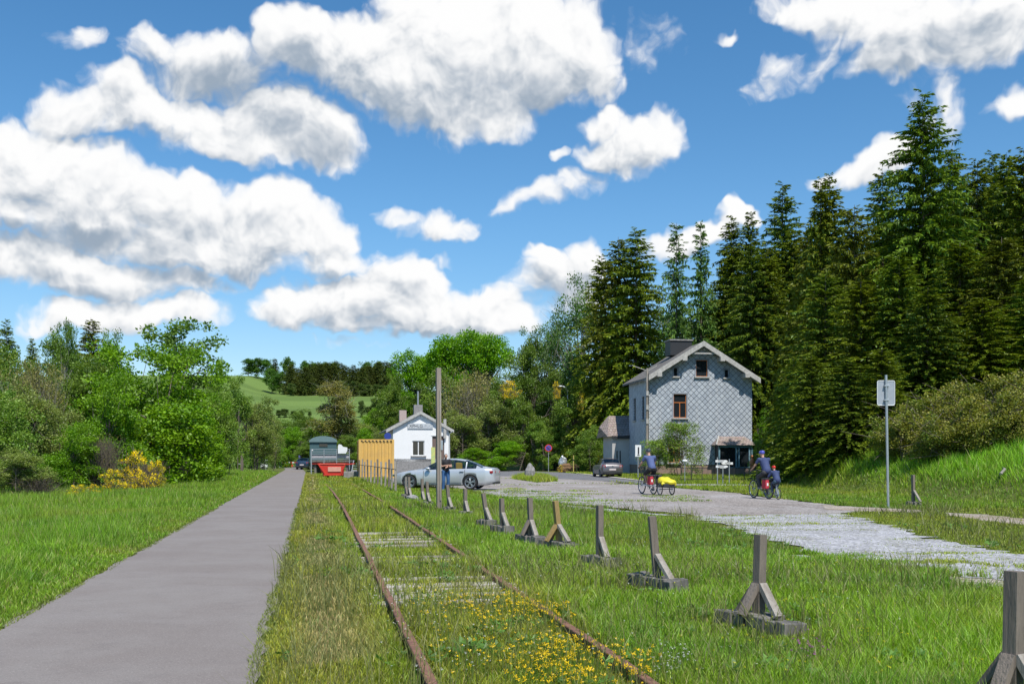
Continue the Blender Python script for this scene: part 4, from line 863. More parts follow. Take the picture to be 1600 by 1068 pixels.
fx0, fx1, FY = at(1064, 714, 64).x, at(1180, 714, 64).x, 64.
MB().bar((fx0, FY, .86), (fx1, FY, .86), .04).bar((fx0, FY, .15), (fx1, FY, .15), .03).build('rail', M['dark'], t)
nb = 56; mbb = MB()
for i in range(nb+1): x = fx0+(fx1-fx0)*i/nb; mbb.bar((x, FY, 0), (x, FY, .9 if i % 8 else 1.0), .012 if i % 8 else .045)
mbb.build('bars', M['dark'], t)
t = empty('wooden_figure', (*at(1175, 714, 66)[:2], 0), .3, 'orange brown carved wooden figure on a stump at the right end of the iron fence', 'sculpture')
MB().tube([(0, 0, 0), (0, 0, .75)], [.2, .16], 8).build('stump', M['bark'], t); MB().tube([(0, 0, .75), (.02, 0, 1.0), (.0, 0, 1.25), (.03, 0, 1.45), (.0, 0, 1.6)], [.15, .13, .17, .09, .05], 8).ball((.01, -.02, 1.6), .10, 7).bar((.12, 0, 1.3), (.2, -.1, .95), .06).bar((-.12, 0, 1.3), (-.17, -.1, 1.0), .06).build('figure', M['orange'], t)
# left post with a cap
t = empty('gate_post', (*at(378, 714, 94)[:2], 0), .2, 'dark wooden post with black cap below the bushes left of the path', 'post')
MB().bar((0, 0, 0), (0, 0, 1.9), .24).build('post_beam', M['bark'], t); MB().box((0, 0, 2.0), (.34, .34, .22), bev=.03).build('cap', M['dark'], t); MB().bar((-.3, -.05, .9), (0, -.05, 1.0), .07).build('hinge_bar', M['steel'], t)
# end of the path
t = empty('crossing_barrier', (*at(452, 714, 150)[:2], 0), 0, 'low red and white barrier across the far end of the path', 'barrier')
mbr = MB(); mbw = MB()
for i in range(9): (mbr if i % 2 == 0 else mbw).box((-.9+i*.3, 0, .78), (.3, .08, .2))
mbr.box((-.2, .1, .3), (1.5, .1, .35)); b_ = mbr.build('red_beam', M['red'], t); mbw.build('white_bands', M['white'], b_); MB().bar((-1.1, 0, 0), (-1.1, 0, .95), .12).bar((1.7, 0, 0), (1.7, 0, .95), .12).bar((-1.5, .2, 1.0), (-.4, .2, 1.0), .06).bar((-1.5, .2, 0), (-1.5, .2, 1.0), .06).build('post', M['steel'], t)
for (x, Y, zb, lab, col_) in ((450.5, 146, 2.05, 'small round sign on a thin pole behind the barrier at the path end', 'steel'), (469, 135, 1.75, 'blue square sign on a pole right of the barrier at the path end', 'sign')):
    t = empty('path_sign', (*at(x, 714, Y)[:2], 0), 0, lab, 'sign')
    MB().tube([(0, 0, 0), (0, 0, zb+.5)], .04, 6).build('pole', M['steel'], t)
    if col_ == 'sign': MB().box((0, -.06, zb+.0), (.42, .04, .42), bev=.01).build('blue_plate', mat('plate_blue', (.16, .16, .5), .5), t); MB().box((.0, -.06, zb+.45), (.3, .04, .3)).box((0, -.06, zb-.5), (.3, .04, .45)).build('white_plate', M['white'], t)
    else: MB().tube([(0, -.05, zb), (0, -.08, zb)], .32, 16).build('sign_disc', M['steel'], t)
t = empty('finger_post', (*at(430, 714, 140)[:2], 0), 0, 'white finger post with two blades left of the end of the path', 'signpost')
MB().tube([(0, 0, 0), (0, 0, 3.0)], .07, 8).build('pole', M['verge'], t); MB().prism([(-.9, 2.72), (.75, 2.66), (.9, 2.80), (.75, 2.94), (-.9, 2.92)], -.12, -.08).build('blade', M['white'], t); MB().prism([(0, 2.25), (.6, 2.25), (.7, 2.35), (.6, 2.45), (0, 2.45)], -.12, -.08).build('blade', M['white'], t)
MB().box((-.2, 0, 1.2), (.5, .2, 1.0)).build('board', mat('board_pink', (.55, .45, .40), .7), t)
t = empty('white_cabinet', (*at(412.5, 714, 128)[:2], 0), 0, 'small white cabinet with a reddish lid in the grass left of the path end', 'cabinet')
MB().box((0, 0, .75), (.85, .6, .95), bev=.03).build('body', M['white'], t); MB().box((-.2, 0, 1.32), (.5, .5, .18), bev=.03).build('lid', mat('lid_red', (.35, .12, .10), .6), t); MB().box((0, 0, .14), (.7, .5, .28)).build('foot', M['stonegrey'], t)
# dead branches on the bank
def branch(pts, r, label):
    p3 = [Vector((x, y, tz(x, y)+dz)) for x, y, dz in pts]; o = MB().tube(p3, r, 6).build('fallen_branch', M['barkgrey']); return tag(o, label, 'branch')
b0 = at(1570, 714, 34.7); branch([(b0.x-.35, 34.3, .22), (b0.x, 34.7, .20), (b0.x+.3, 35.5, .12)], [.055, .05, .02], 'broken grey branch lying in the grass of the bank near the right edge')

# ------------------------------------------------------------------ cars
m, N = new_mat('car_glass'); a = N.n('ShaderNodeBsdfTransparent', i={0: (.55, .60, .60, 1)}); g = N.n('ShaderNodeBsdfGlossy', i={0: (.9, .95, 1, 1), 'Roughness': .03})
fr_ = N.n('ShaderNodeFresnel', i={0: 1.45}); mx_ = N.n('ShaderNodeMixShader', i={0: N.m('MULTIPLY_ADD', fr_.outputs[0], .8, .05), 1: a.outputs[0], 2: g.outputs[0]}); o = N.n('ShaderNodeOutputMaterial'); N.link(mx_.outputs[0], o.inputs[0]); M['carglass'] = m
M['taillight'] = mat('tail_light', (.35, .01, .015), .2, spec=.8); M['rim'] = mat('alloy_rim', (.55, .57, .60), .3, .8); M['chrome'] = mat('chrome', (.6, .62, .64), .15, 1.)
def make_car(name, loc, rz, label, paint, L, W, shoulder, roof, bottom, plan, wheels, wr, ws_x, rw_x, side_x, pillars, trunk_glass_top=False, inside=True):
    t = empty(name, loc, rz, label, 'car')
    xs = np.unique(np.concatenate([np.linspace(0, L, 96), [ws_x[0], ws_x[1], rw_x[0], rw_x[1], side_x[0], side_x[1]]]))
    V = []; K = 16
    for x in xs:
        zs = np.interp(x, *shoulder); zr = max(np.interp(x, *roof), zs+.015); zb = np.interp(x, *bottom); w = W/2*np.interp(x, *plan); wr_ = w*(.70 if zr-zs > .12 else .80)
        gh = [(.925*w+(wr_-.925*w)*q_, zs+(max(zr-.055, zs+.004)-zs)*q_) for q_ in (0, .22, .45, .7, 1)]
        half = [(0, zb), (.8*w, zb), (.95*w, zb+.05), (.985*w, zb+(zs-zb)*.22), (w, zb+(zs-zb)*.5), (.992*w, zb+(zs-zb)*.78), (.97*w, zs-.035), (.945*w, zs-.008)]+gh+[(wr_*.9, zr-.02), (wr_*.55, zr), (0, zr+.012)]
        V += [(x, y, z) for (y, z) in half]+[(x, -y, z) for (y, z) in half[1:-1][::-1]]
    n = 2*K-2; fs = []; mi = []
    for i in range(len(xs)-1):
        xm = (xs[i]+xs[i+1])/2; gh_ = np.interp(xm, *roof)-np.interp(xm, *shoulder)
        for k in range(n):
            kk = min(k, n-1-k); f = (i*n+k, i*n+(k+1) % n, (i+1)*n+(k+1) % n, (i+1)*n+k); fs.append(f); g = 0
            if 8 <= kk <= 11 and side_x[0] < xm < side_x[1] and gh_ > .10 and not any(abs(xm-p) < .045 for p in pillars): g = 1
            if kk >= 12 and (ws_x[0]+.05 < xm < ws_x[1] or rw_x[0] < xm < rw_x[1]-.04): g = 1
            mi.append(g)
    fs.append(tuple(range(n))[::-1]); fs.append(tuple((len(xs)-1)*n+k for k in range(n))); mi += [0, 0]
    me = bpy.data.meshes.new('body'); me.from_pydata([tuple(map(float, v)) for v in V], [], fs)
    for mm in (paint, M['carglass'], M['black']): me.materials.append(mm)
    me.polygons.foreach_set('material_index', mi); me.polygons.foreach_set('use_smooth', [True]*len(fs)); me.update()
    bm = bmesh.new(); bm.from_mesh(me); bmesh.ops.recalc_face_normals(bm, faces=bm.faces); bm.to_mesh(me); bm.free()
    body = link_mesh('tmpbody', me); cut = MB()
    for (wx) in wheels:
        for s_ in (-1, 1): cut.tube([(wx, s_*(W/2-.27), wr+.0), (wx, s_*(W/2+.3), wr+.0)], wr*1.13, 40)
    cm_ = cut.build('tmpcut', paint); cm_.data.materials.append(M['carglass']); cm_.data.materials.append(M['black']); cm_.data.polygons.foreach_set('material_index', [2]*len(cm_.data.polygons))
    md = body.modifiers.new('b', 'BOOLEAN'); md.operation = 'DIFFERENCE'; md.object = cm_; md.solver = 'EXACT'
    dg = bpy.context.evaluated_depsgraph_get(); fin = bpy.data.meshes.new_from_object(body.evaluated_get(dg)); bpy.data.objects.remove(body); bpy.data.objects.remove(cm_)
    def sub(keep, nm, mats, parent):
        bm = bmesh.new(); bm.from_mesh(fin); bmesh.ops.delete(bm, geom=[f for f in bm.faces if not keep(f.material_index)], context='FACES')
        m2 = bpy.data.meshes.new(nm); bm.to_mesh(m2); bm.free(); m2.materials.clear()
        for q_ in mats: m2.materials.append(q_)
        return link_mesh(nm, m2, parent)
    b_ = sub(lambda i: i != 1, 'body', [paint, M['carglass'], M['black']], t); sub(lambda i: i == 1, 'windows', [M['carglass'], M['carglass']], t)
    for wx in wheels:
        for s_ in (-1, 1):
            yc = s_*(W/2-.115); wq = empty('wheel', (wx, yc, wr), 0); wq.parent = t
            MB().ring((0, 0, 0), wr-.055, .055, (0, 1, 0), 36, 8, 1.9).build('tyre', M['black'], wq)
            rm = MB().ring((0, s_*.05, 0), wr-.105, .022, (0, 1, 0), 36, 6)
            rm.tube([(0, 0, 0), (0, s_*.085, 0)], .055, 12)
            for k in range(5):
                a = 2*math.pi*k/5+.3
                for da in (-.16, .16):
                    rm.bar((.04*math.cos(a), s_*.075, .04*math.sin(a)), ((wr-.11)*math.cos(a+da), s_*.06, (wr-.11)*math.sin(a+da)), .035, .03)
            rm.build('rim', M['rim'], wq); MB().tube([(0, -s_*.03, 0), (0, s_*.01, 0)], wr-.13, 20).build('brake_disc', M['dark'], wq)
    return t, b_
def ysurf(W, plan, x): return W/2*np.interp(x, *plan)
silver = mat('silver_paint', (.56, .59, .61), .32, .4, col2=(.54, .57, .59), coat=.6)
plan = ([0, .12, .45, 1.0, 4.0, 4.55, 4.88, 4.95], [.60, .80, .93, 1, 1, .96, .84, .72])
sh_ = ([0, .08, .35, 1.0, 1.6, 2.6, 3.8, 4.5, 4.85, 4.95], [.55, .70, .79, .87, .92, .96, .99, 1.0, .97, .88])
ro_ = ([0, .08, .35, 1.0, 1.45, 1.85, 2.25, 2.7, 3.1, 3.5, 3.9, 4.3, 4.55, 4.85, 4.95], [.56, .72, .82, .92, .98, 1.21, 1.39, 1.46, 1.455, 1.40, 1.27, 1.10, 1.04, 1.02, .90])
bo_ = ([0, .3, 4.5, 4.95], [.22, .18, .20, .34])
cyaw = R(13); cY = 47.5; cpos = at(619, 714, 48.0+.1)
car, cb = make_car('silver_saloon', (cpos.x+.05, 48.2, .03), -cyaw*.85, 'shiny silver saloon car parked side on in front of the white station building', silver, 4.95, 1.86, sh_, ro_, bo_, plan, (.86, 3.82), .345, (1.40, 2.2), (3.55, 4.42), (1.68, 4.1), (2.72, 3.62))
yy = lambda x: -ysurf(1.86, plan, x)
def seam(x0, z0, x1, z1, m_, nm='door_seam', w=.014): MB().bar((x0, yy(x0)-.002, z0), (x1, yy(x1)-.002, z1), w, .012).build(nm, m_, cb)
for (a_, b2_) in ((1.55, .9), (2.72, .93), (3.55, .95)): seam(a_, .28, a_+.03, b2_, M['dark'])
seam(1.3, .20, 3.4, .20, M['chrome'], 'sill_strip', .03)
for x in (2.5, 3.42): MB().box((x, yy(x)-.012, .84), (.20, .03, .026), bev=.008).build('door_handle', M['dark'], cb)
MB().ball((1.82, yy(1.8)-.10, .99), .11, 8, (1.1, .9, .65)).bar((1.82, yy(1.8)+.02, .93), (1.82, yy(1.8)-.08, .97), .04).build('wing_mirror', silver, car)
MB().box((4.84, -.62, .83), (.16, .44, .13), (0, 0, -.25), bev=.03).build('tail_light', M['taillight'], car); MB().box((4.84, .62, .83), (.16, .44, .13), (0, 0, .25), bev=.03).build('tail_light', M['taillight'], car)
MB().box((.14, -.62, .66), (.3, .34, .11), (0, 0, .5), bev=.03).build('headlight', M['glassd'], car); MB().box((.14, .62, .66), (.3, .34, .11), (0, 0, -.5), bev=.03).build('headlight', M['glassd'], car)
MB().box((0.02, 0, .48), (.08, .95, .26), bev=.03).build('grille', M['dark'], car); MB().box((4.9, 0, .32), (.12, 1.3, .12), bev=.03).build('rear_diffuser', M['dark'], car)
for (x, y) in ((2.35, -.38), (2.35, .38)): MB().box((x, y, .72), (.16, .5, .75), (0, .2, 0), bev=.06).box((x-.25, y, .48), (.5, .5, .16), bev=.05).box((x+.1, y, 1.16), (.1, .24, .18), bev=.04).build('seat', M['dark'], car)
MB().box((3.42, 0, .75), (.16, 1.3, .62), (0, .3, 0), bev=.06).build('rear_seat', M['dark'], car)
o = MB().box((0, 0, 0), (.32, .3, .34), bev=.05).build('yellow_block', mat('block_yellow', (.85, .50, .01), .6)); o.location = car.matrix_basis @ Vector((3.2, -.50, 1.10)); tag(o, 'bright yellow stand-in block seen through the rear side window of the silver car', 'bag')  # block added in the cabin, stands in for something yellow seen through the glass
grey = mat('grey_paint', (.16, .15, .155), .35, .5, coat=.5)
pl2 = ([0, .1, .4, .9, 3.4, 3.8, 4.0, 4.05], [.62, .82, .95, 1, 1, .97, .93, .86]); s2_ = ([0, .1, .5, 1.1, 2.2, 3.5, 3.9, 4.05], [.6, .74, .85, .93, .97, 1.0, .98, .90]); r2_ = ([0, .1, .5, 1.0, 1.3, 1.8, 2.3, 3.0, 3.4, 3.75, 3.95, 4.05], [.62, .76, .88, .96, 1.12, 1.40, 1.47, 1.46, 1.42, 1.22, 1.03, .92]); b2b = ([0, .3, 3.7, 4.05], [.22, .18, .2, .3])
def hatch(loc, rz, label, paint):
    c_, b_ = make_car('hatchback', loc, rz, label, paint, 4.05, 1.72, s2_, r2_, b2b, pl2, (.78, 3.28), .31, (1.02, 1.85), (3.38, 3.86), (1.45, 3.45), (2.3, 3.05))
    for s_ in (-1, 1): MB().box((3.95, s_*.66, .84), (.16, .28, .22), (0, 0, s_*.35), bev=.04).build('tail_light', M['taillight'], c_)
    MB().box((4.055, 0, .62), (.03, .52, .12)).build('number_plate', mat('plate_pink', (.68, .60, .60), .5), c_); MB().box((4.04, 0, .86), (.05, .14, .08), bev=.02).build('badge', M['chrome'], c_)
    MB().box((2.3, 0, .8), (.2, 1.3, .6), bev=.05).build('seat', M['dark'], c_); MB().box((4.02, 0, .4), (.12, 1.45, .18), bev=.03).build('bumper', M['dark'], c_); return c_
gY = 76.; hatch((at(962, 714, gY+4)[0]-1.1, gY+4.4, 0), R(-83), 'dark grey hatchback parked beside the slate house, seen from behind', grey)
hatch((at(483, 714, 124)[0]-.9, 128, 0), R(-90), 'dark blue car half hidden left of the teal railway van', mat('navy_paint', (.03, .06, .10), .3, .4))

# ------------------------------------------------------------------ people
M['skin'] = mat('skin', (.50, .29, .20), .6, col2=(.45, .25, .17), scale=12, amt=.3)
def capsule(bm, a, b, ra, rb, n=2):
    a, b = Vector(a), Vector(b); d = b-a; L = d.length
    for c, r in ((a, ra), (b, rb)): bmesh.ops.create_icosphere(bm, subdivisions=n, radius=r, matrix=Matrix.Translation(c))
    if L > 1e-4:
        T = Matrix.Translation((a+b)/2) @ d.to_track_quat('Z', 'Y').to_matrix().to_4x4()
        bmesh.ops.create_cone(bm, cap_ends=True, segments=16, radius1=ra*.99, radius2=rb*.99, depth=L, matrix=T)
def ell(bm, c, r, rot=None):
    T = Matrix.Translation(c) @ ((rot or Matrix.Identity(3)).to_4x4()) @ Matrix.Diagonal((*r, 1)); bmesh.ops.create_icosphere(bm, subdivisions=3, radius=1, matrix=T)
def fuse(name, items, m_, parent, vox=.010, smooth=3):
    """items become one continuous skin by voxel remeshing"""
    me = bpy.data.meshes.new('t'); big = bmesh.new()
    for it in items:
        bm = bmesh.new()
        if it[0] == 'c': capsule(bm, *it[1:])
        else: ell(bm, *it[1:])
        tmp = bpy.data.meshes.new('x'); bm.to_mesh(tmp); bm.free(); big.from_mesh(tmp); bpy.data.meshes.remove(tmp)
    big.to_mesh(me); big.free(); o = bpy.data.objects.new('t', me); COL.objects.link(o)
    md = o.modifiers.new('r', 'REMESH'); md.mode = 'VOXEL'; md.voxel_size = vox; md.use_smooth_shade = True
    sm = o.modifiers.new('s', 'SMOOTH'); sm.iterations = smooth; sm.factor = .5
    dg = bpy.context.evaluated_depsgraph_get(); fin = bpy.data.meshes.new_from_object(o.evaluated_get(dg)); bpy.data.objects.remove(o); fin.materials.clear(); fin.materials.append(m_)
    fin.polygons.foreach_set('use_smooth', [True]*len(fin.polygons)); fin.name = name
    return link_mesh(name, fin, parent)
def hand(w, d, palm_n, s, curl, side):
    """palm, four unequal fingers and a thumb; w wrist, d pointing direction, palm_n palm normal; curl in radians per joint"""
    w, d, pn = Vector(w), Vector(d).normalized(), Vector(palm_n).normalized(); pn = (pn-d*pn.dot(d)).normalized(); x = d.cross(pn)*side; it = []
    k = w+d*.085*s; it.append(('c', w, w+d*.03*s, .026*s, .030*s))
    for i, (off, ln) in enumerate(((-.030, .070), (-.010, .080), (.011, .074), (.030, .058))):
        p = k+x*off*s; it.append(('c', w+x*off*.6*s+d*.02*s, p, .015*s, .0125*s)); dd = d.copy()
        for j, f in enumerate((.45, .32, .23)):
            dd = Matrix.Rotation(curl*(1+.12*i), 3, d.cross(pn)) @ dd; q_ = p+dd*ln*f*s*1.05; it.append(('c', p, q_, (.0105-.0012*j)*s, (.0095-.0012*j)*s)); p = q_
    a = w+d*.03*s-x*.026*s; b_ = a+(d*.6-x*.75+pn*.25).normalized()*.038*s; c_ = b_+(d*.8-x*.15+pn*.5).normalized()*.030*s
    it += [('c', a, b_, .014*s, .012*s), ('c', b_, c_, .0115*s, .0095*s)]; return it
def person(root_name, loc, rz, label, J, s, top_m, leg_m, shoe_m, hair=None, helmet=None, curl=.75, long_legs=True, bag=None, sleeve=.5, bottom_cut=1., hand_d=None, wide=1.):
    t = empty(root_name, loc, rz, label, 'person', s=s); V3 = Vector
    J = {k: V3(v) for k, v in J.items()}; it = []
    it += [('c', J['pelvis'], J['belly'], .135, .125), ('c', J['belly'], J['chest'], .125, .14)]
    for q_ in ('L', 'R'):
        it += [('c', J['chest'], J['sho'+q_], .115, .058), ('c', J['pelvis'], J['hip'+q_], .12, .095), ('c', J['sho'+q_], J['elb'+q_], .052, .040), ('c', J['elb'+q_], J['wri'+q_], .039, .026),
               ('c', J['hip'+q_], J['kne'+q_], .088, .058), ('c', J['kne'+q_], J['ank'+q_], .056, .036), ('c', J['ank'+q_], J['toe'+q_], .040, .032)]
        d = (hand_d[q_] if hand_d else (J['wri'+q_]-J['elb'+q_]).normalized()+V3((0, 0, -.25))); it += hand(J['wri'+q_], d, (0, 0, -1) if not hand_d else (0, 1, -.3), 1., curl, 1 if q_ == 'R' else -1)
    H_ = J['head']; fd = J.get('face', V3((0, 1, 0))).normalized(); up = (H_-J['neck']).normalized(); up = (up+V3((0, 0, 1))).normalized(); rt = fd.cross(up).normalized(); fd = up.cross(rt)
    rot = Matrix((rt, fd, up)).transposed()
    it += [('c', J['chest'], J['neck'], .075, .055), ('c', J['neck'], H_, .052, .060), ('e', H_, (.074, .094, .105), rot), ('e', H_+fd*.035-up*.055, (.052, .058, .055), rot)]
    it += [('c', H_+fd*.088+up*.005, H_+fd*.112-up*.022, .010, .014), ('c', H_+fd*.082-up*.055-rt*.015, H_+fd*.082-up*.055+rt*.015, .010, .010)]
    for sg in (-1, 1): it.append(('e', H_+rt*sg*.077-fd*.005, (.012, .022, .032), rot))
    body = fuse('body', it, M['skin'], t, .0105, 2)
    for sg in (-1, 1): MB().ball(tuple(H_+rt*sg*.031+fd*.083+up*.012), .011, 5).build('eye', M['dark'], t)
    g = []
    g += [('c', J['pelvis']+V3((0, 0, .02)), J['belly'], .150*wide, .143*wide), ('c', J['belly'], J['chest'], .143*wide, .158*wide)]
    for q_ in ('L', 'R'):
        g += [('c', J['chest'], J['sho'+q_], .130, .075), ('c', J['sho'+q_], J['sho'+q_].lerp(J['elb'+q_], sleeve), .072, .064)]
    g += [('c', J['chest'], J['neck'].lerp(J['chest'], .45), .10, .070)]
    fuse('shirt', g, top_m, t, .013, 2); g = [('c', J['pelvis'], J['pelvis']+V3((0, 0, .01)), .148, .14)]
    for q_ in ('L', 'R'):
        g += [('c', J['pelvis'], J['hip'+q_], .135, .112), ('c', J['hip'+q_], J['kne'+q_].lerp(J['hip'+q_], 1-bottom_cut) , .106, .076)]
        if long_legs: g.append(('c', J['kne'+q_], J['ank'+q_], .074, .062))
    fuse('trousers', g, leg_m, t, .013, 2)
    for q_ in ('L', 'R'): fuse('shoe', [('c', J['ank'+q_]-V3((0, 0, .03)), J['toe'+q_], .052, .044), ('c', J['ank'+q_]-V3((0, .03, .045)), J['toe'+q_]-V3((0, 0, .012)), .042, .038)], shoe_m, t, .012, 2)
    if hair: fuse('hair', [('e', H_+up*.022-fd*.016, (.082, .094, .098), rot)], hair, t, .012, 1)
    if helmet:
        h_ = fuse('helmet', [('e', H_+up*.055-fd*.005, (.098, .128, .085), rot), ('e', H_+up*.03-fd*.075, (.075, .05, .06), rot)], helmet, t, .012, 1)
        for k in (-1, 0, 1): MB().tube([tuple(H_+up*(.125-.008*abs(k))+rt*k*.04+fd*.07), tuple(H_+up*(.145-.01*abs(k))+rt*k*.04), tuple(H_+up*.10+rt*k*.042-fd*.11)], .011, 5).build('vent', M['dark'], h_)
    return t
C_ = lambda n, c, **k: mat(n, c, .8, col2=tuple(q*.7 for q in c), scale=8, bump=.3, bscale=20, **k)
navy = C_('navy_cloth', (.045, .065, .16)); blue = C_('blue_cloth', (.085, .12, .27)); black = C_('black_cloth', (.018, .018, .022)); jeans = C_('jeans', (.04, .12, .28)); charc = C_('charcoal_cloth', (.05, .05, .055)); teenj = C_('child_jeans', (.06, .11, .17))
shoe = C_('grey_shoe', (.20, .21, .23)); hairg = C_('grey_hair', (.25, .23, .22)); redh = mat('helmet_red', (.80, .03, .015), .35); blueh = mat('helmet_blue', (.10, .11, .50), .35); dkh = mat('helmet_dark', (.05, .07, .09), .3)
stand = dict(pelvis=(0, 0, .95), belly=(0, .01, 1.10), chest=(0, .0, 1.30), neck=(0, -.01, 1.46), head=(.0, .02, 1.60), face=(.4, 1, 0), shoL=(-.18, 0, 1.40), shoR=(.18, 0, 1.40), elbL=(-.24, .08, 1.13), elbR=(.27, .06, 1.13), wriL=(.02, .25, 1.13), wriR=(-.04, .27, 1.20),
             hipL=(-.09, 0, .90), hipR=(.09, 0, .90), kneL=(-.11, .03, .50), kneR=(.12, .04, .50), ankL=(-.11, -.02, .08), ankR=(.13, -.01, .08), toeL=(-.13, .13, .045), toeR=(.16, .13, .045))
person('person', (*at(696.5, 714, 45.2)[:2], .0), R(205), 'person in a black shirt and blue jeans standing by the silver car with arms folded', stand, 1.0, black, jeans, shoe, hair=hairg, curl=.35, wide=1.05)
def rider(reach=0.): return dict(pelvis=(0, .12, 1.00), belly=(0, .20, 1.14), chest=(0, .32, 1.35), neck=(0, .40, 1.50), head=(.0, .47, 1.63), face=(0, 1, -.05), shoL=(-.19, .34, 1.43), shoR=(.19, .34, 1.43), elbL=(-.29, .48, 1.20), elbR=(.29, .48, 1.20), wriL=(-.28, .70, 1.07), wriR=(.28, .70, 1.07),
             hipL=(-.10, .12, .95), hipR=(.10, .12, .95), kneL=(-.13, .50, .78), kneR=(.13, .42, .60), ankL=(-.12, .36, .42), ankR=(.12, .26, .22), toeL=(-.12, .51, .40), toeR=(.12, .41, .19))
HD_ = {'L': Vector((0, 1, -.3)), 'R': Vector((0, 1, -.3))}
def wheel(parent, y, r, x=0., m2='dark'):
    w = empty('wheel', (x, y, r), 0); w.parent = parent; MB().ring((0, 0, 0), r-.02, .021, (1, 0, 0), 36, 6).build('tyre', M['black'], w); MB().ring((0, 0, 0), r-.047, .011, (1, 0, 0), 36, 5).build('rim', M['rim'], w)
    sp = MB().tube([(-.05, 0, 0), (.05, 0, 0)], .022, 8)
    for k in range(20): a = math.pi*2*k/20; sp.bar((.03*(-1)**k, 0, 0), (0, (r-.05)*math.cos(a), (r-.05)*math.sin(a)), .0035)
    sp.build('spokes', M['steel'], w)
def bicycle(name, loc, rz, label, frame_m, s=1., r=.345, rack=True, seat=.93, bar=1.03, lean=0.):
    t = empty(name, loc, rz, label, 'bicycle', s=s); t.rotation_euler = (0, lean, rz); wb = 1.06; wheel(t, 0, r); wheel(t, wb, r)
    bb = (0, .44, .29); st_ = (0, .20, .80); hd = (0, .86, .88); hl = (0, .90, .74); f = MB()
    f.tube([bb, st_], .017).tube([st_, (0, .14, seat-.03)], .013).tube([st_, hd], .017).tube([bb, hl], .019).tube([hd, hl], .02)
    for sx_ in (-.06, .06): f.tube([(sx_, 0, r), (sx_*.4, bb[1], bb[2])], .010).tube([(sx_, 0, r), (sx_*.3, st_[1], st_[2])], .009).tube([(sx_*.8, .92, .70), (sx_, wb, r)], .013)
    f.build('frame', frame_m, t); MB().tube([hd, (0, .83, bar)], .014).tube([(-.29, .70, bar), (-.26, .80, bar), (0, .84, bar), (.26, .80, bar), (.29, .70, bar)], .014).build('handlebar', M['dark'], t)
    MB().ball((0, .12, seat), .12, 8, (.72, 1.1, .28)).build('saddle', M['black'], t); MB().ring(bb, .09, .006, (1, 0, 0), 24, 5).bar(bb, (.10, bb[1]-.08, bb[2]-.15), .02).bar(bb, (-.10, bb[1]+.08, bb[2]+.15), .02).build('crank', M['steel'], t)
    for sg, dy, dz in ((1, -.08, -.15), (-1, .08, .15)): MB().box((sg*.14, bb[1]+dy, bb[2]+dz), (.09, .08, .02)).build('pedal', M['dark'], t)
    if rack:
        k = MB()
        for sx_ in (-.05, .05): k.tube([(sx_, -.22, .73), (sx_, .18, .74)], .007).tube([(sx_*1.3, 0, r), (sx_, -.1, .73)], .006)
        k.build('luggage_rack', M['steel'], t); MB().tube([(-.04, -.38, r+.15), (-.04, -.25, r+.29), (-.04, -.0, r+.38)], .02, 6).build('mudguard', M['black'], t)
    return t
def pannier(par, x, m_, label):
    T = par.matrix_basis; o = MB().box((0, 0, 0), (.15, .30, .36), bev=.05).build('pannier', m_); o.location = T @ Vector((x, -.08, .56)); o.rotation_euler = par.rotation_euler; o.scale = par.scale
    MB().box((0, 0, .17), (.17, .31, .07), bev=.03).build('flap', M['dark'] if m_ is not charc else m_, o); MB().box((0, -.155, -.02), (.06, .012, .10)).build('reflector', M['white'], o); return tag(o, label, 'pannier')
redp = C_('red_pannier', (.55, .04, .06)); r1 = R(17)
p1 = at(1021, 714, 41.2); B1 = bicycle('touring_bicycle', (p1.x, 41.2, .01), r1, 'touring bicycle pulling the yellow covered trailer', M['dark'], s=1.08)
person('person', (p1.x, 41.2, .01), r1, 'cyclist in a blue top and dark helmet riding away in front of the yellow trailer', rider(), 1.08, blue, black, shoe, helmet=dkh, curl=.8, long_legs=False, hand_d=HD_)
pannier(B1, -.17, redp, 'red pannier on the left of the bicycle that pulls the yellow trailer'); pannier(B1, .17, charc, 'dark pannier on the right of the bicycle that pulls the yellow trailer')
t = empty('bicycle_trailer', (*at(1040.5, 714, 40.4)[:2], .01), r1, 'two wheeled bicycle trailer with dark frame behind the blue topped cyclist', 'trailer')
wheel(t, 0, .25, -.27); wheel(t, 0, .25, .27); MB().box((0, .05, .40), (.50, .75, .16), bev=.04).bar((-.27, 0, .25), (.27, 0, .25), .03).bar((-.25, -.3, .35), (-.25, .4, .35), .03).bar((.25, -.3, .35), (.25, .4, .35), .03).build('tub', M['dark'], t); MB().tube([(-.2, .4, .35), (-.5, .75, .38), (-.52, 1.1, .4)], .017).build('tow_bar', M['steel'], t)
cv = fuse('load_cover', [('e', (0, .02, .56), (.31, .38, .15)), ('e', (.10, -.15, .53), (.26, .26, .13)), ('e', (-.12, .1, .62), (.17, .24, .13)), ('e', (.05, .05, .66), (.14, .2, .09)), ('c', (-.25, -.2, .47), (.28, -.22, .45), .06, .08)], mat('rain_cover', (.80, .68, .03), .45, col2=(.62, .52, .03), scale=5, bump=.8, bscale=7), None, .014, 2)
cv.location = t.location; cv.rotation_euler = t.rotation_euler; tag(cv, 'crumpled bright yellow rain cover over the load of the bicycle trailer', 'cover')
r2 = R(16); p2 = at(1201, 714, 36.7); B2 = bicycle('touring_bicycle', (p2.x, 36.7, .01), r2, 'touring bicycle ridden beside the small child bike', M['dark'], s=1.02)
person('person', (p2.x, 36.7, .01), r2, 'cyclist in a navy top and blue helmet riding beside the child', rider(), 1.02, navy, charc, shoe, helmet=blueh, curl=.8, hand_d=HD_, bottom_cut=1., wide=1.08)
pannier(B2, -.18, redp, 'red pannier on the left of the bicycle beside the child'); pannier(B2, .17, charc, 'black pannier with a pale patch on the bicycle beside the child')
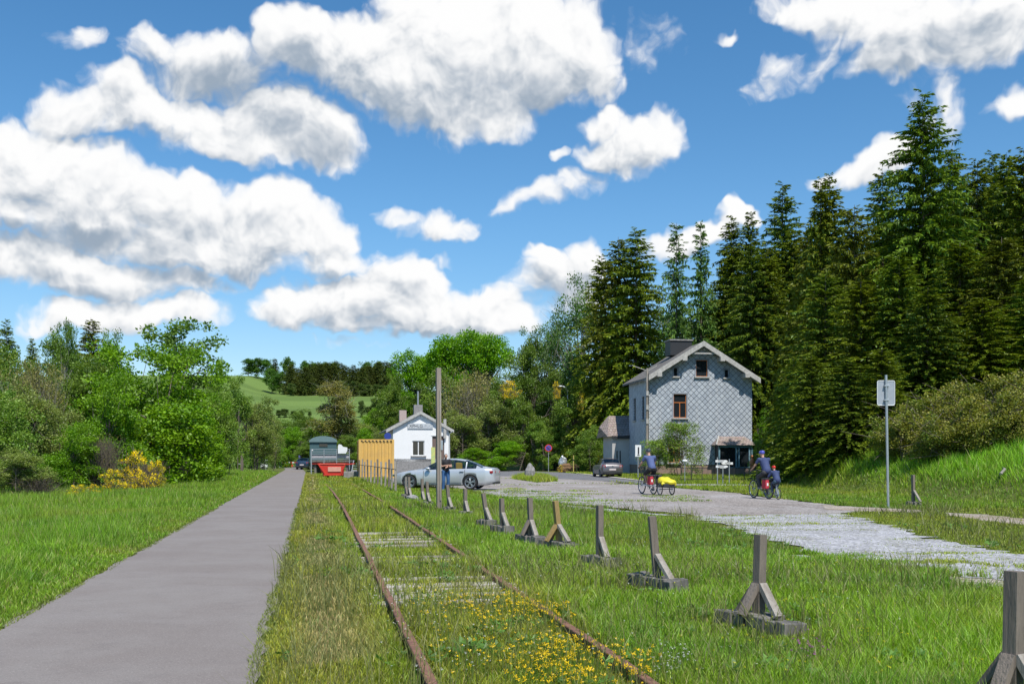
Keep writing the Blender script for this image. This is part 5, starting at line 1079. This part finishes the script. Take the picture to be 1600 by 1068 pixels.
p3 = at(1216, 714, 36.2); r3 = R(14); B3 = bicycle('child_bicycle', (p3.x, 36.2, .01), r3, 'small child bicycle rolling right of the navy cyclist', M['white'], s=.62, rack=False)
person('person', (p3.x, 36.2, .01), r3, 'child in a navy jacket and bright red helmet on a small bike', rider(), .70, navy, teenj, shoe, helmet=redh, curl=.8, hand_d=HD_, sleeve=1., wide=1.2)

# ------------------------------------------------------------------ vegetation
def quads_mesh(name, C, D, Wd, Ln, col, m, centre=False):
    """rhombic leaves: C root, D unit direction, Wd unit width direction, Ln (n,2) length,width"""
    l = Ln[:, :1]; w = Ln[:, 1:]/2
    V = np.stack([C, C+D*l*.45+Wd*w, C+D*l, C+D*l*.45-Wd*w], 1).reshape(-1, 3); n = len(C); i = np.arange(n)*4
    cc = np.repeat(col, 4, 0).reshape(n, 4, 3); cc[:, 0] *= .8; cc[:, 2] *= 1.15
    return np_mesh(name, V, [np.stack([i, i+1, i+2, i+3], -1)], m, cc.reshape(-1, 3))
def unit(v): return v/np.maximum(np.linalg.norm(v, axis=1, keepdims=True), 1e-9)
def trunk_mesh(name, limbs, m):
    mb = MB()
    for pts, r in limbs: mb.tube(pts, r, 6 if len(pts) > 2 else 4, cap=False)
    me = bpy.data.meshes.new(name); me.from_pydata([tuple(v) for v in mb.v], [], mb.f); me.polygons.foreach_set('use_smooth', [True]*len(mb.f)); me.materials.append(m); return me
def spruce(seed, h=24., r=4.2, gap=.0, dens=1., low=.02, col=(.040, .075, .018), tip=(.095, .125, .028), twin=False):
    g = np.random.default_rng(seed); Cs, Ds, Ws, Ls, Co = [], [], [], [], []; limbs = []
    tops = [(0, 0, h, r, low)]+([(r*.28, 0, h*.97, r*.6, .55)] if twin else [])
    for (tx, ty, hh, rr, lo) in tops:
        limbs.append(([Vector((tx*.3, 0, 0)), Vector((tx, ty, hh*.5)), Vector((tx, ty, hh))], [h*.009, h*.005, .015]))
        z = hh*lo+.3
        while z < hh*.985:
            f = 1-z/hh; L0 = rr*(f**.66)*(1-.35*max(0, .12-(1-f))/.12)+.22; k = g.integers(8, 12) if z < hh*.93 else 7; a0 = g.uniform(0, 6.28)
            for b in range(k):
                a = a0+b*6.283/k+g.normal(0, .25); L = L0*g.uniform(.68, 1.18)*(1+.12*math.sin(a*2+z*.3)); zz = z+g.normal(0, .34); 
                if g.random() < gap: continue
                rise = .22+.55*(z/hh)**2; droop = .38+.35*f+g.uniform(-.08, .12)
                m = max(7, int((L*17+7+9*(z > hh*.78))*dens)); t = g.uniform(.01, 1, m)**.9
                px_ = L*t; pz = zz+L*(rise*t-droop*t*t)+g.normal(0, .05, m)*L*.3
                sd_ = np.where(g.random(m) < .5, -1., 1.); ph = g.uniform(.35, 1.15, m)*sd_*(1-.6*t)
                ca, sa = math.cos(a), math.sin(a); cr, sr = np.cos(ph), np.sin(ph)
                dx = ca*cr-sa*sr; dy = sa*cr+ca*sr; dz = g.uniform(-.75, .12, m)-.25*f
                C = np.stack([tx+ca*px_, ty+sa*px_, pz], -1); D = unit(np.stack([dx, dy, dz], -1)); ln = (.10*L*(1-t*.7)+.24)*g.uniform(.6, 1.35, m); w = ln*g.uniform(.22, .40, m)
                Wd = unit(np.cross(D, g.normal(0, 1, (m, 3))+np.array([0, 0, 1.6])))
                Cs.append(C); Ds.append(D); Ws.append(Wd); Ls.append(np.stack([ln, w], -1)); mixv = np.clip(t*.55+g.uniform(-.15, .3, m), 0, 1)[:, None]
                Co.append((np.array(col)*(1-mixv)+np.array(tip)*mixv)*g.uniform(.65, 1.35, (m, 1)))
                hgn = int(m*.6*(z < hh*.85)); 
                if hgn:
                    s = g.integers(0, m, hgn); Cs.append(C[s]); Ds.append(unit(np.stack([g.normal(0, .25, hgn), g.normal(0, .25, hgn), -np.ones(hgn)], -1))); Ws.append(unit(np.stack([g.normal(0, 1, hgn), g.normal(0, 1, hgn), np.zeros(hgn)], -1)))
                    l2 = g.uniform(.2, .5, hgn); Ls.append(np.stack([l2, l2*.3], -1)); Co.append(np.array(col)*g.uniform(.7, 1.7, (hgn, 1)))
                if b % 3 == 0 and L > 1.2: limbs.append(([Vector((tx, ty, zz)), Vector((tx+ca*L*.45, ty+sa*L*.45, zz+L*(rise*.45-droop*.2)))], [.05, .02]))
            z += g.uniform(.34, .62)*(h/24)**.5*(.5+.5*min(1, f*5))
    return quads_mesh('crown', np.concatenate(Cs), np.concatenate(Ds), np.concatenate(Ws), np.concatenate(Ls), np.concatenate(Co), M['needle']), trunk_mesh('trunk', limbs, M['bark']), h, r
def leafy(seed, h=10., r=4., base=.15, lobes=9, clumps=110, leaves=150, leaf=.17, col=(.07, .14, .02), col2=(.12, .21, .03), bark='bark', cr=.62, stems=1, flat=1., top=1., twig=0, open_=.0, bottom_r=.6):
    g = np.random.default_rng(seed); Cs, Ds, Ws, Ls, Co = [], [], [], [], []; limbs = []
    lc = []
    for i in range(lobes):
        a = g.uniform(0, 6.283); f = g.uniform(0, 1)**.8; zz = base+(1-base)*(.12+.78*f); prof = math.sqrt(max(.05, 1-((f-.42)/(.62 if f > .42 else .75))**2)); rad_ = r*prof*g.uniform(.2, .66)
        lc.append((rad_*math.cos(a), rad_*math.sin(a), zz*h, r*g.uniform(.30, .48)))
    lc.append((0, 0, h*(1-.22*top), r*.36)); lc.append((0, 0, h*(base+.45*(1-base)), r*.62)); lc.append((r*.2, -r*.1, h*(base+.2*(1-base)), r*bottom_r))
    cl = []
    for i in range(clumps):
        L = lc[g.integers(len(lc))]; d = g.normal(0, 1, 3); d /= np.linalg.norm(d); rr = L[3]*g.uniform(.55, 1.12)
        p = np.array([L[0]+d[0]*rr, L[1]+d[1]*rr, L[2]+d[2]*rr*1.0*flat]); p[2] = min(max(p[2], h*base*.6+.15), h*.985); cl.append(p)
    nst = [Vector((g.normal(0, .25*r*(stems > 1)), g.normal(0, .25*r*(stems > 1)), 0)) for _ in range(stems)]; crown0 = [Vector((q_.x*1.5+g.normal(0, .1), q_.y*1.5, h*g.uniform(.45, .75))) for q_ in nst]
    for q_, c0 in zip(nst, crown0): limbs.append(([q_, q_.lerp(c0, .5)+Vector((g.normal(0, .1*r*.3), g.normal(0, .1*r*.3), 0)), c0], [h*.016/stems**.4, h*.011/stems**.4, h*.005]))
    for j, p in enumerate(cl):
        if j % 2 == 0:
            s = g.integers(len(nst)); t = g.uniform(.3, .95); a = nst[s].lerp(crown0[s], t); b = Vector(p); md = a.lerp(b, .5)+Vector((0, 0, g.uniform(-.03, .05)*h)); limbs.append(([a, md, b], [h*.005, h*.003, .008]))
        n = int(leaves*g.uniform(.5, 1.4)*(1-open_*g.random())); q = g.normal(0, 1, (n, 3)); q = unit(q)*(g.uniform(0, 1, (n, 1))**.45)*cr*g.uniform(.7, 1.3)*np.array([1, 1, .75]); C = p+q
        out = unit(q+np.array([0, 0, .25])); D = unit(g.normal(0, 1, (n, 3))+out*.5); nm = unit(g.normal(0, .8, (n, 3))+out*.6+np.array([0, 0, .5])); Wd = unit(np.cross(D, nm)); ln = leaf*g.uniform(.6, 1.35, n); 
        Cs.append(C); Ds.append(D); Ws.append(Wd); Ls.append(np.stack([ln, ln*.62], -1)); mm = np.clip(g.uniform(0, 1)+g.normal(0, .25, (n, 1)), 0, 1); Co.append((np.array(col)*(1-mm)+np.array(col2)*mm)*g.uniform(.75, 1.25, (n, 1)))
        for _ in range(twig):
            e = Vector(p)+Vector(g.normal(0, 1, 3))*cr*1.3; e.z = abs(e.z); limbs.append(([Vector(p), e], [.02, .006]))
    return quads_mesh('crown', np.concatenate(Cs), np.concatenate(Ds), np.concatenate(Ws), np.concatenate(Ls), np.concatenate(Co), M['leaf']), trunk_mesh('trunk', limbs, M[bark]), h, r
def scrub(seed, h=4., r=2., n=260, col=(.16, .11, .07), leaves=900, lcol=(.13, .12, .04), leaf=.07, m='barkgrey'):
    g = np.random.default_rng(seed); limbs = []; tips = []
    for i in range(n):
        a = g.uniform(0, 6.283); s = g.uniform(0, .35)*r; o = Vector((s*math.cos(a), s*math.sin(a), 0)); e = Vector((g.normal(0, .42)*r, g.normal(0, .42)*r, h*g.uniform(.45, 1))); md = o.lerp(e, .5)+Vector((g.normal(0, .12)*r, g.normal(0, .12)*r, 0)); limbs.append(([o, md, e], [.022, .013, .005]))
        for _ in range(3): f = e+Vector((g.normal(0, .14)*r, g.normal(0, .14)*r, g.uniform(-.05, .18)*h)); limbs.append(([md.lerp(e, g.uniform(.3, 1)), f], [.009, .004])); tips.append(f)
    tp = np.array([tuple(t) for t in tips]); C = tp[g.integers(len(tp), size=leaves)]+g.normal(0, .12, (leaves, 3)); D = unit(g.normal(0, 1, (leaves, 3))); Wd = unit(np.cross(D, g.normal(0, 1, (leaves, 3)))); ln = leaf*g.uniform(.6, 1.4, leaves)
    return quads_mesh('crown', C, D, Wd, np.stack([ln, ln*.6], -1), np.array(lcol)*g.uniform(.6, 1.4, (leaves, 1)), M['leaf']), trunk_mesh('trunk', limbs, M[m]), h, r
K = {}
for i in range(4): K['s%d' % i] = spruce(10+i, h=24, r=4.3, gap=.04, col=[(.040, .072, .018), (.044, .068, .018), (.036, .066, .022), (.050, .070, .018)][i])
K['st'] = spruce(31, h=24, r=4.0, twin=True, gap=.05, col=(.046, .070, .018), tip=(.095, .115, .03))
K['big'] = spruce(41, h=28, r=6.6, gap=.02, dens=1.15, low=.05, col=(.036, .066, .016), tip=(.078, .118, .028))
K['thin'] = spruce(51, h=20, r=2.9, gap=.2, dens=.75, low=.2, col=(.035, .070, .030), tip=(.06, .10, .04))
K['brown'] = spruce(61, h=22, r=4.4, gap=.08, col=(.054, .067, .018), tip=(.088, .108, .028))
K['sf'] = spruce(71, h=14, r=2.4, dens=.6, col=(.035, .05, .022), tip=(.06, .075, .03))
K['hedge'] = leafy(80, h=2.6, r=1.9, base=.02, lobes=10, clumps=90, leaves=240, leaf=.095, col=(.085, .130, .028), col2=(.18, .18, .055), cr=.5, stems=5, twig=1)
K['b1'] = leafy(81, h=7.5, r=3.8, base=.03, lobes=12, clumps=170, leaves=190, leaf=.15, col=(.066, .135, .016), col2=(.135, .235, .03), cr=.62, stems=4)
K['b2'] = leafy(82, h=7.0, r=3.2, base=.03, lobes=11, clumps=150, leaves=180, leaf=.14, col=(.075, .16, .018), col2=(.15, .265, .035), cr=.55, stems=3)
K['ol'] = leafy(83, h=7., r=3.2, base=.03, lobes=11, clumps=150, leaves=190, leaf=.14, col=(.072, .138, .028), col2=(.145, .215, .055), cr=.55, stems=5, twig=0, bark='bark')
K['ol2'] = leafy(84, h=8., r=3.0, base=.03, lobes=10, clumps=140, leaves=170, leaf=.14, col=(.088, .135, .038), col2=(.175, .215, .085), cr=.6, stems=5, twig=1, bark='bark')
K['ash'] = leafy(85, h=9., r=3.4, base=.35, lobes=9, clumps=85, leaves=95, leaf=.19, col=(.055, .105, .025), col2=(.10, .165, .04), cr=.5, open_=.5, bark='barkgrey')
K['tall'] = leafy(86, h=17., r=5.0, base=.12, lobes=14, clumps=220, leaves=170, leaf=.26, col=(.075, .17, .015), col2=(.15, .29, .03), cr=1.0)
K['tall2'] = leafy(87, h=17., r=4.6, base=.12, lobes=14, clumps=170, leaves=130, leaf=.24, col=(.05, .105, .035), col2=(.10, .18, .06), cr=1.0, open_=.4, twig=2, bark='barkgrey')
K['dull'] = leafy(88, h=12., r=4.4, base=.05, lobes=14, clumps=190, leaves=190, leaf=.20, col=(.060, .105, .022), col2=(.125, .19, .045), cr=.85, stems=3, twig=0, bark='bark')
K['cone'] = leafy(89, h=13., r=2.6, base=.05, lobes=16, clumps=140, leaves=170, leaf=.17, col=(.10, .11, .04), col2=(.16, .155, .07), cr=.7, twig=3, open_=.2, bark='barkgrey')
K['broom'] = leafy(90, h=1.9, r=1.5, base=.02, lobes=8, clumps=60, leaves=75, leaf=.07, col=(.16, .17, .02), col2=(.78, .60, .01), cr=.26, stems=8, twig=3)
K['will'] = leafy(91, h=4.6, r=2.9, base=.02, lobes=10, clumps=120, leaves=110, leaf=.11, col=(.11, .19, .04), col2=(.21, .30, .08), cr=.5, stems=6, twig=2, open_=.1, bark='bark')
K['scr'] = scrub(92, h=2.6, r=1.7, m='bark'); K['scr2'] = scrub(93, h=6., r=2.6, n=300, lcol=(.15, .15, .07), leaves=9000, leaf=.13)
K['rt'] = leafy(94, h=14., r=5.0, base=.12, lobes=10, clumps=70, leaves=120, leaf=.5, col=(.035, .085, .018), col2=(.075, .15, .03), cr=1.3)
K['far'] = leafy(95, h=12., r=4.6, base=.05, lobes=10, clumps=60, leaves=110, leaf=.5, col=(.04, .075, .025), col2=(.085, .12, .04), cr=1.3)
rt_ = random.Random(77); WM = dict(s0=1.72, s1=1.72, s2=1.72, s3=1.72, st=1.6, big=1.6, thin=1.4, brown=1.65, sf=2.6, broom=1.1, will=1.1)
def plant(kind, px, ytop, Y, label, wpx=None, group=None, name=None, cat='tree', z0=None, rot=None, sink=0.):
    lm, tm, h, r = K[kind]; p = at(px, 714, Y); zb = tz(p.x, Y) if z0 is None else z0; zb -= sink; zt = EYE+(HY-ytop)*Y/F
    sz = (zt-zb)/h; sxy = (wpx*Y/F/2/r*WM.get(kind, 1.2))
    t = empty(name or 'tree', (p.x, Y, zb), rt_.uniform(0, 6.28) if rot is None else rot, label, cat, group); t.scale = (sxy, sxy, sz)
    link_mesh('trunk', tm, t); c = link_mesh('crown', lm, t); return t
S = 'spruces in the dark wood on the right'
for a in [
 ('big', 1442, 150, 66, 'tallest dark spruce, rising high above the wood right of the metal signpost', 175),
 ('s0', 1379, 268, 72, 'pointed spruce touching the left shoulder of the tallest spruce', 95),
 ('s3', 1488, 235, 78, 'dark spruce touching the right shoulder of the tallest spruce', 95),
 ('s1', 1527, 252, 74, 'middle height spruce, second one right of the tallest spruce', 95),
 ('s2', 1550, 240, 80, 'spruce tip between the two spruces near the right edge', 90),
 ('s0', 1573, 241, 76, 'broad spruce second from the right edge of the photo', 100),
 ('s3', 1600, 234, 72, 'spruce cut by the right edge of the photo at mid height', 120),
 ('st', 1296, 274, 70, 'spruce with two thin tips side by side right of the slate house', 110),
 ('s2', 1223, 288, 100, 'spruce with a broad peaked top, next left of the twin tipped spruce', 95),
 ('s1', 1172, 334, 104, 'spruce just right of the leaning cloud, half hidden behind its left neighbour', 70),
 ('s3', 1143, 340, 106, 'flat topped spruce above the roof ridge of the slate house', 80),
 ('thin', 1057, 348, 100, 'slender open spruce, left one of the slim pair against the sky', 62),
 ('thin', 1095, 346, 102, 'slender open spruce, right one of the slim pair against the sky', 62),
 ('s1', 994, 360, 106, 'tall dark spruce standing left behind the slate house roof', 105),
 ('brown', 966, 370, 108, 'reddish tipped spruce pressed against the left of the spruce behind the house', 90),
 ('s3', 940, 400, 110, 'lower dark spruce at the left end of the clump by the street lamp', 75),
 ('brown', 1266, 345, 76, 'brownish spruce between the broad peaked and the twin tipped spruce', 95),
 ('brown', 1335, 320, 66, 'bronze green spruce right of the twin tipped spruce', 110),
 ('s0', 1200, 385, 98, 'dark spruce whose lower branches reach the right wall of the slate house', 105),
 ('s2', 1290, 430, 58, 'lower spruce in front of the twin tipped spruce', 120),
 ('brown', 1272, 455, 64, 'bronze lower spruce right beside the slate house', 80),
 ('s3', 1345, 440, 55, 'lower spruce left of the metal signpost with sunlit drooping boughs', 125),
 ('s0', 1405, 400, 54, 'spruce directly above the white rimmed sign plate', 120),
 ('s1', 1500, 380, 56, 'dark spruce above the brown hedge, right of the sign plate', 130),
 ('brown', 1565, 370, 54, 'bronze spruce above the hedge near the right edge of the photo', 120),
 ('s2', 1450, 450, 50, 'shorter dark spruce standing behind the left end of the brown hedge', 110),
 ('s3', 1535, 465, 50, 'shorter dark spruce standing behind the middle of the brown hedge', 110),
 ('s0', 1620, 420, 50, 'spruce leaning into the photo at the right edge above the hedge', 120),
 ('s1', 1268, 555, 50, 'low spruce with branches down to the ground right of the second cyclist', 85),
 ('s2', 1325, 560, 48, 'low spruce with branches down to the ground left of the metal signpost', 90),
 ('s3', 1378, 545, 48, 'low spruce directly behind the metal signpost', 85),
 ('s0', 1240, 560, 62, 'low dark spruce close to the orange wooden figure', 62)]:
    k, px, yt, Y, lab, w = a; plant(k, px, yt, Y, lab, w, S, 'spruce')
# spruces deep in the wood, only glimpsed between the ones in front
for i in range(26):
    px = 1130+i*22+rt_.uniform(-8, 8); Y = rt_.uniform(92, 118); lim = np.interp(px, [1120, 1220, 1300, 1380, 1440, 1500, 1600, 1700], [400, 340, 345, 330, 300, 285, 262, 262]); plant(['s0', 's1', 's2', 's3'][i % 4], px, lim+rt_.uniform(0, 45), Y, 'dark spruce deep in the wood, showing only in the gaps between nearer spruces', 90, 'spruces deep in the wood', 'spruce')
# hedge on the bank
for i, (px, yt, Y, w) in enumerate([(1412, 640, 44, 95), (1455, 622, 43.5, 110), (1500, 606, 42, 120), (1548, 596, 41, 120), (1598, 590, 40, 125), (1650, 586, 39, 130), (1480, 640, 40.5, 100), (1530, 625, 39.8, 110), (1585, 615, 38.6, 110)]):
    plant('hedge', px, yt, Y, 'hedge bush on the bank, %s' % ['at its left end', 'second from its left end', 'third from its left end', 'in its middle, starting to turn brown', 'near the right edge of the photo', 'cut by the right edge of the photo', 'low one in front left of its middle', 'low one in front of its middle', 'low one in front near the right edge'][i], w, 'bushes of the brown hedge on the bank', 'hedge_bush', 'bush')
# broadleaf trees
for a in [
 ('tall', 1150, 470, 112, 'bright green leafy tree above the ridge of the slate house', 120, 'tree'),
 ('b1', 1105, 462, 116, 'leafy tree behind the roof, left of the bright green one', 90, 'tree'),
 ('tall', 1192, 560, 98, 'bright leafy tree filling the gap right of the slate house', 75, 'tree'),
 ('b2', 1202, 640, 90, 'green bush against the right wall of the slate house', 55, 'bush'),
 ('tall2', 1050, 450, 108, 'yellowish green tree behind the roof between the two spruce groups', 95, 'tree'),
 ('dull', 1222, 600, 84, 'dense green bush behind the second cyclist', 55, 'bush'),
 ('tall2', 905, 432, 118, 'tall airy tree with pale leaves just left of the dark spruce clump', 90, 'tree'),
 ('tall2', 862, 480, 124, 'airy tree, second to the left of the dark spruce clump', 80, 'tree'),
 ('dull', 832, 515, 122, 'grey green tree with a spiky top above the no stopping sign', 75, 'tree'),
 ('tall', 755, 506, 138, 'bright green tree with the highest crown above the white station building', 95, 'tree'),
 ('tall', 712, 508, 142, 'bright green tree just left of the highest one over the station', 100, 'tree'),
 ('tall', 655, 540, 150, 'bright green tree above the chimney of the white station building', 90, 'tree'),
 ('dull', 618, 585, 140, 'darker green tree at the left shoulder of the station roof', 60, 'tree'),
 ('dull', 690, 575, 126, 'dull green tree behind the tall wooden pole', 90, 'tree'),
 ('dull', 660, 600, 128, 'dark leafy tree right behind the station chimney', 80, 'tree'),
 ('scr2', 742, 600, 122, 'grey twiggy tree right of the station building', 80, 'tree'),
 ('dull', 785, 585, 121, 'dull green tree between the twiggy tree and the no stopping sign', 80, 'tree'),
 ('ol2', 770, 620, 116, 'pale olive bush above the boot of the silver car', 85, 'bush'),
 ('ol2', 722, 640, 114, 'pale olive bush above the roof of the silver car', 75, 'bush'),
 ('dull', 815, 625, 115, 'dark olive bush left of the no stopping sign', 75, 'bush'),
 ('dull', 860, 570, 116, 'shadowy tree behind the no stopping sign', 80, 'tree'),
 ('dull', 905, 590, 112, 'shadowy tree behind the street lamp', 85, 'tree'),
 ('ol', 850, 660, 112, 'low olive bush directly behind the no stopping sign', 60, 'bush'),
 ('b2', 790, 690, 110, 'low green bush right of the silver car across the road', 70, 'bush'),
 ('b2', 740, 700, 112, 'low green bush behind the rear window of the silver car', 60, 'bush'),
 ('dull', 945, 570, 112, 'dark leafy tree left of the annex of the slate house', 90, 'tree'),
 ('ol', 925, 665, 100, 'leafy bush between the street lamp and the annex', 60, 'bush'),
 ('b2', 962, 640, 104, 'leafy bush right behind the mossy annex roof', 50, 'bush'),
 ('will', 1062, 664, 79, 'feathery willow like shrub in front of the left half of the slate house', 95, 'shrub'),
 ('will', 1022, 690, 80, 'smaller feathery shrub at the left corner of the slate house', 62, 'shrub'),
 ('will', 1184, 690, 82, 'feathery shrub at the right end of the iron fence', 30, 'shrub')]:
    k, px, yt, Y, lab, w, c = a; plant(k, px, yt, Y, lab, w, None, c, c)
# flowering broom
for a in [('broom', 212, 708, 43, 'broom bush full of yellow flowers below the big left bush', 62), ('broom', 180, 735, 41, 'lower broom bush with yellow flowers left of the largest one', 50), ('broom', 118, 758, 36.5, 'small broom bush with a few yellow flowers near the left edge', 38),
 ('broom', 148, 757, 38.5, 'low broom bush between the small and the larger flowering ones', 26), ('broom', 250, 742, 46, 'low broom bush at the right end of the flowering row', 22),
 ('broom', 240, 722, 44, 'broom bush with yellow flowers touching the right of the largest one', 40), ('broom', 795, 596, 113, 'yellow broom bush high in the trees right of the station', 38), ('broom', 870, 597, 111, 'yellow broom tuft left of the head of the street lamp', 15), ('broom', 908, 615, 108, 'yellow broom bush high right of the street lamp', 16),
 ('broom', 940, 713, 96, 'yellow broom bush at the road edge left of the grey hatchback', 22), ('broom', 876, 726, 102, 'small yellow broom bush at the foot of the street lamp', 10)]:
    k, px, yt, Y, lab, w = a
    if yt < 620: p = at(px, yt+26, Y); plant(k, px, yt, Y, lab, w, 'yellow flowering broom bushes', 'broom_bush', 'bush', z0=p.z)
    else: plant(k, px, yt, Y, lab, w, 'yellow flowering broom bushes', 'broom_bush', 'bush')
for a in [('scr', 160, 690, 42.5, 'leafless brown shrub standing left of the largest yellow broom', 50), ('scr', 275, 715, 58, 'leafless brown shrub right of the yellow broom row', 40), ('scr', 60, 745, 36, 'leafless brown shrub in the corner near the left edge', 60), ('scr', 228, 725, 44.5, 'dry brown shrub growing through the largest broom', 50),
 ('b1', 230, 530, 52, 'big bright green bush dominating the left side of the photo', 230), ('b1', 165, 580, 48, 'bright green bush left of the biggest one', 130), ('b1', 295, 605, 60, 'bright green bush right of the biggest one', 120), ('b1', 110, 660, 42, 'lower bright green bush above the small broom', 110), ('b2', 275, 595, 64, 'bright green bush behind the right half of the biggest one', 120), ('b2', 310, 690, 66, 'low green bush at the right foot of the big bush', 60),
 ('ash', 265, 506, 62, 'airy tree with ash like leaves sticking out above the big bush', 170), ('ol2', 40, 600, 44, 'grey green bush with pale stems near the left edge', 120), ('ol2', 85, 625, 50, 'grey green bush with pale stems next to the bright bushes', 100), ('ol', 0, 610, 38, 'olive bush cut by the left edge of the photo', 130), ('ol2', 30, 700, 36, 'low olive scrub at the left edge above the grass', 90),
 ('scr2', 55, 590, 52, 'bare pale branched shrub rising behind the olive bushes', 80), ('ol', 340, 600, 74, 'olive green bush right of the bright green group', 80), ('ol', 366, 590, 100, 'olive green bush, second right of the bright group', 80), ('ol2', 400, 620, 106, 'olive bush beside the black capped post', 70), ('ol', 340, 665, 78, 'low olive bush in front, left of the black capped post', 45), ('ol2', 412, 650, 112, 'olive bush at the right end of the left hand scrub', 50),
 ('ol', 330, 700, 70, 'low leafy bush at the path side between the bright and olive ones', 55), ('dull', 140, 560, 66, 'dull tree behind the left hand bushes', 120), ('dull', 90, 515, 80, 'brown green tree behind the bushes, with an uneven crown', 90), ('brown', 142, 496, 82, 'small bronze spruce poking out behind the left hand bushes', 60), ('dull', 175, 520, 78, 'brown green tree right of the bronze spruce on the left', 70), ('ash', 100, 505, 76, 'thin airy tree left of the bronze spruce', 50),
 ('ol', 20, 545, 60, 'yellow green tree near the left edge behind the scrub', 110), ('s2', 10, 500, 110, 'dark spruce tip near the left edge, right one of two', 42), ('s3', -8, 508, 106, 'dark spruce cut by the left edge of the photo', 40), ('s1', 50, 530, 112, 'short dark spruce tip between the left edge and the brown tree', 36), ('b2', 342, 564, 120, 'small round green tree right above the olive bushes on the left', 24)]:
    k, px, yt, Y, lab, w = a; c = 'shrub' if k[:3] == 'scr' else 'tree' if ('tree' in lab or 'spruce' in lab) else 'bush'; plant(k, px, yt, Y, lab, w, None, 'spruce' if 'spruce' in lab else c, c)
# middle distance
for a in [('cone', 527, 585, 150, 'brownish conical tree standing alone behind the teal van', 72), ('dull', 470, 640, 160, 'dull green tree left of the conical tree', 60), ('dull', 500, 660, 148, 'dull green tree just above the roof of the teal van', 60), ('b2', 455, 668, 145, 'green bush behind the signs at the end of the path', 50), ('dull', 440, 655, 170, 'olive brown tree above the finger post', 70), ('ol', 425, 680, 135, 'olive bush right behind the finger post', 45), ('ol2', 560, 655, 150, 'olive tree between the teal van and the container', 60), ('b2', 590, 640, 158, 'yellow green bush above the yellow container', 60), ('ol2', 592, 668, 125, 'pale bush just left of the station eaves', 30), ('dull', 545, 680, 130, 'dark bush directly behind the steps of the deck', 50), ('dull', 480, 690, 128, 'dark bush behind the signs left of the teal van', 40), ('b2', 570, 670, 140, 'leafy bush filling the gap left of the station', 50), ('ol', 400, 690, 118, 'low bush beside the small white cabinet', 40), ('ol2', 440, 695, 165, 'low brown green bush above the red and white barrier', 50), ('ol2', 415, 655, 150, 'brown tree above the small white cabinet', 60), ('dull', 625, 640, 138, 'green tree touching the left slope of the station roof', 50)]:
    k, px, yt, Y, lab, w = a; c = 'bush' if 'bush' in lab else 'tree'; plant(k, px, yt, Y, lab, w, None, c, c)
# trees on the far ridge
for i, (px, yt, w) in enumerate([(388, 560, 24), (402, 559, 26), (417, 561, 24)]): plant('rt', px, yt, 500, '%s one of three round dark trees on the far skyline' % ['left', 'middle', 'right'][i], w, 'trees on the far ridge', 'tree', z0=None)
for a in [('sf', 430, 560, 500, 'small pointed conifer beside the three round trees on the far ridge', 10), ('rt', 450, 558, 470, 'rounded tree standing highest at the left of the far plantation', 24), ('rt', 425, 576, 455, 'bright green tree below the skyline left of the far plantation', 26), ('rt', 437, 583, 448, 'lower bright green tree in front of the far plantation', 26)]:
    k, px, yt, Y, lab, w = a; plant(k, px, yt, Y, lab, w, 'trees on the far ridge', 'tree')
k = 0
for px in range(452, 618, 5):
    k += 1; yt = 566+8*math.sin(px*.07)*.5+rt_.uniform(-3, 5); plant('sf', px+rt_.uniform(-2, 2), yt+3, 440+rt_.uniform(-8, 25), 'dark conifer in the long plantation on the far hillside', 13, 'conifers of the far plantation', 'conifer')
for px in range(455, 618, 11): plant('far', px, 600+rt_.uniform(-6, 3), 432+rt_.uniform(-3, 3), 'low bushy tree along the lower edge of the far plantation', 17, 'low trees at the edge of the far plantation', 'tree')
for i, px in enumerate((478, 493, 506, 520, 572, 590)): plant('rt', px, 563+rt_.uniform(0, 4), 470, 'round crowned tree showing light green above the dark far plantation', 28, 'light crowned trees above the far plantation', 'tree')
for i, (px, yt, w) in enumerate([(436, 640, 14), (446, 638, 16), (458, 641, 12), (470, 642, 10), (484, 642, 8), (565, 625, 14), (587, 620, 22), (575, 634, 18)]): plant('far', px, yt, 330, 'dark shrub in the far field, %s' % ['leftmost', 'second from the left', 'third from the left', 'small fourth one', 'tiny fifth one', 'left of the large pair', 'largest one', 'below the largest one'][i], w, 'shrubs in the far fields', 'shrub', 'shrub')
print('objects', len(bpy.data.objects))
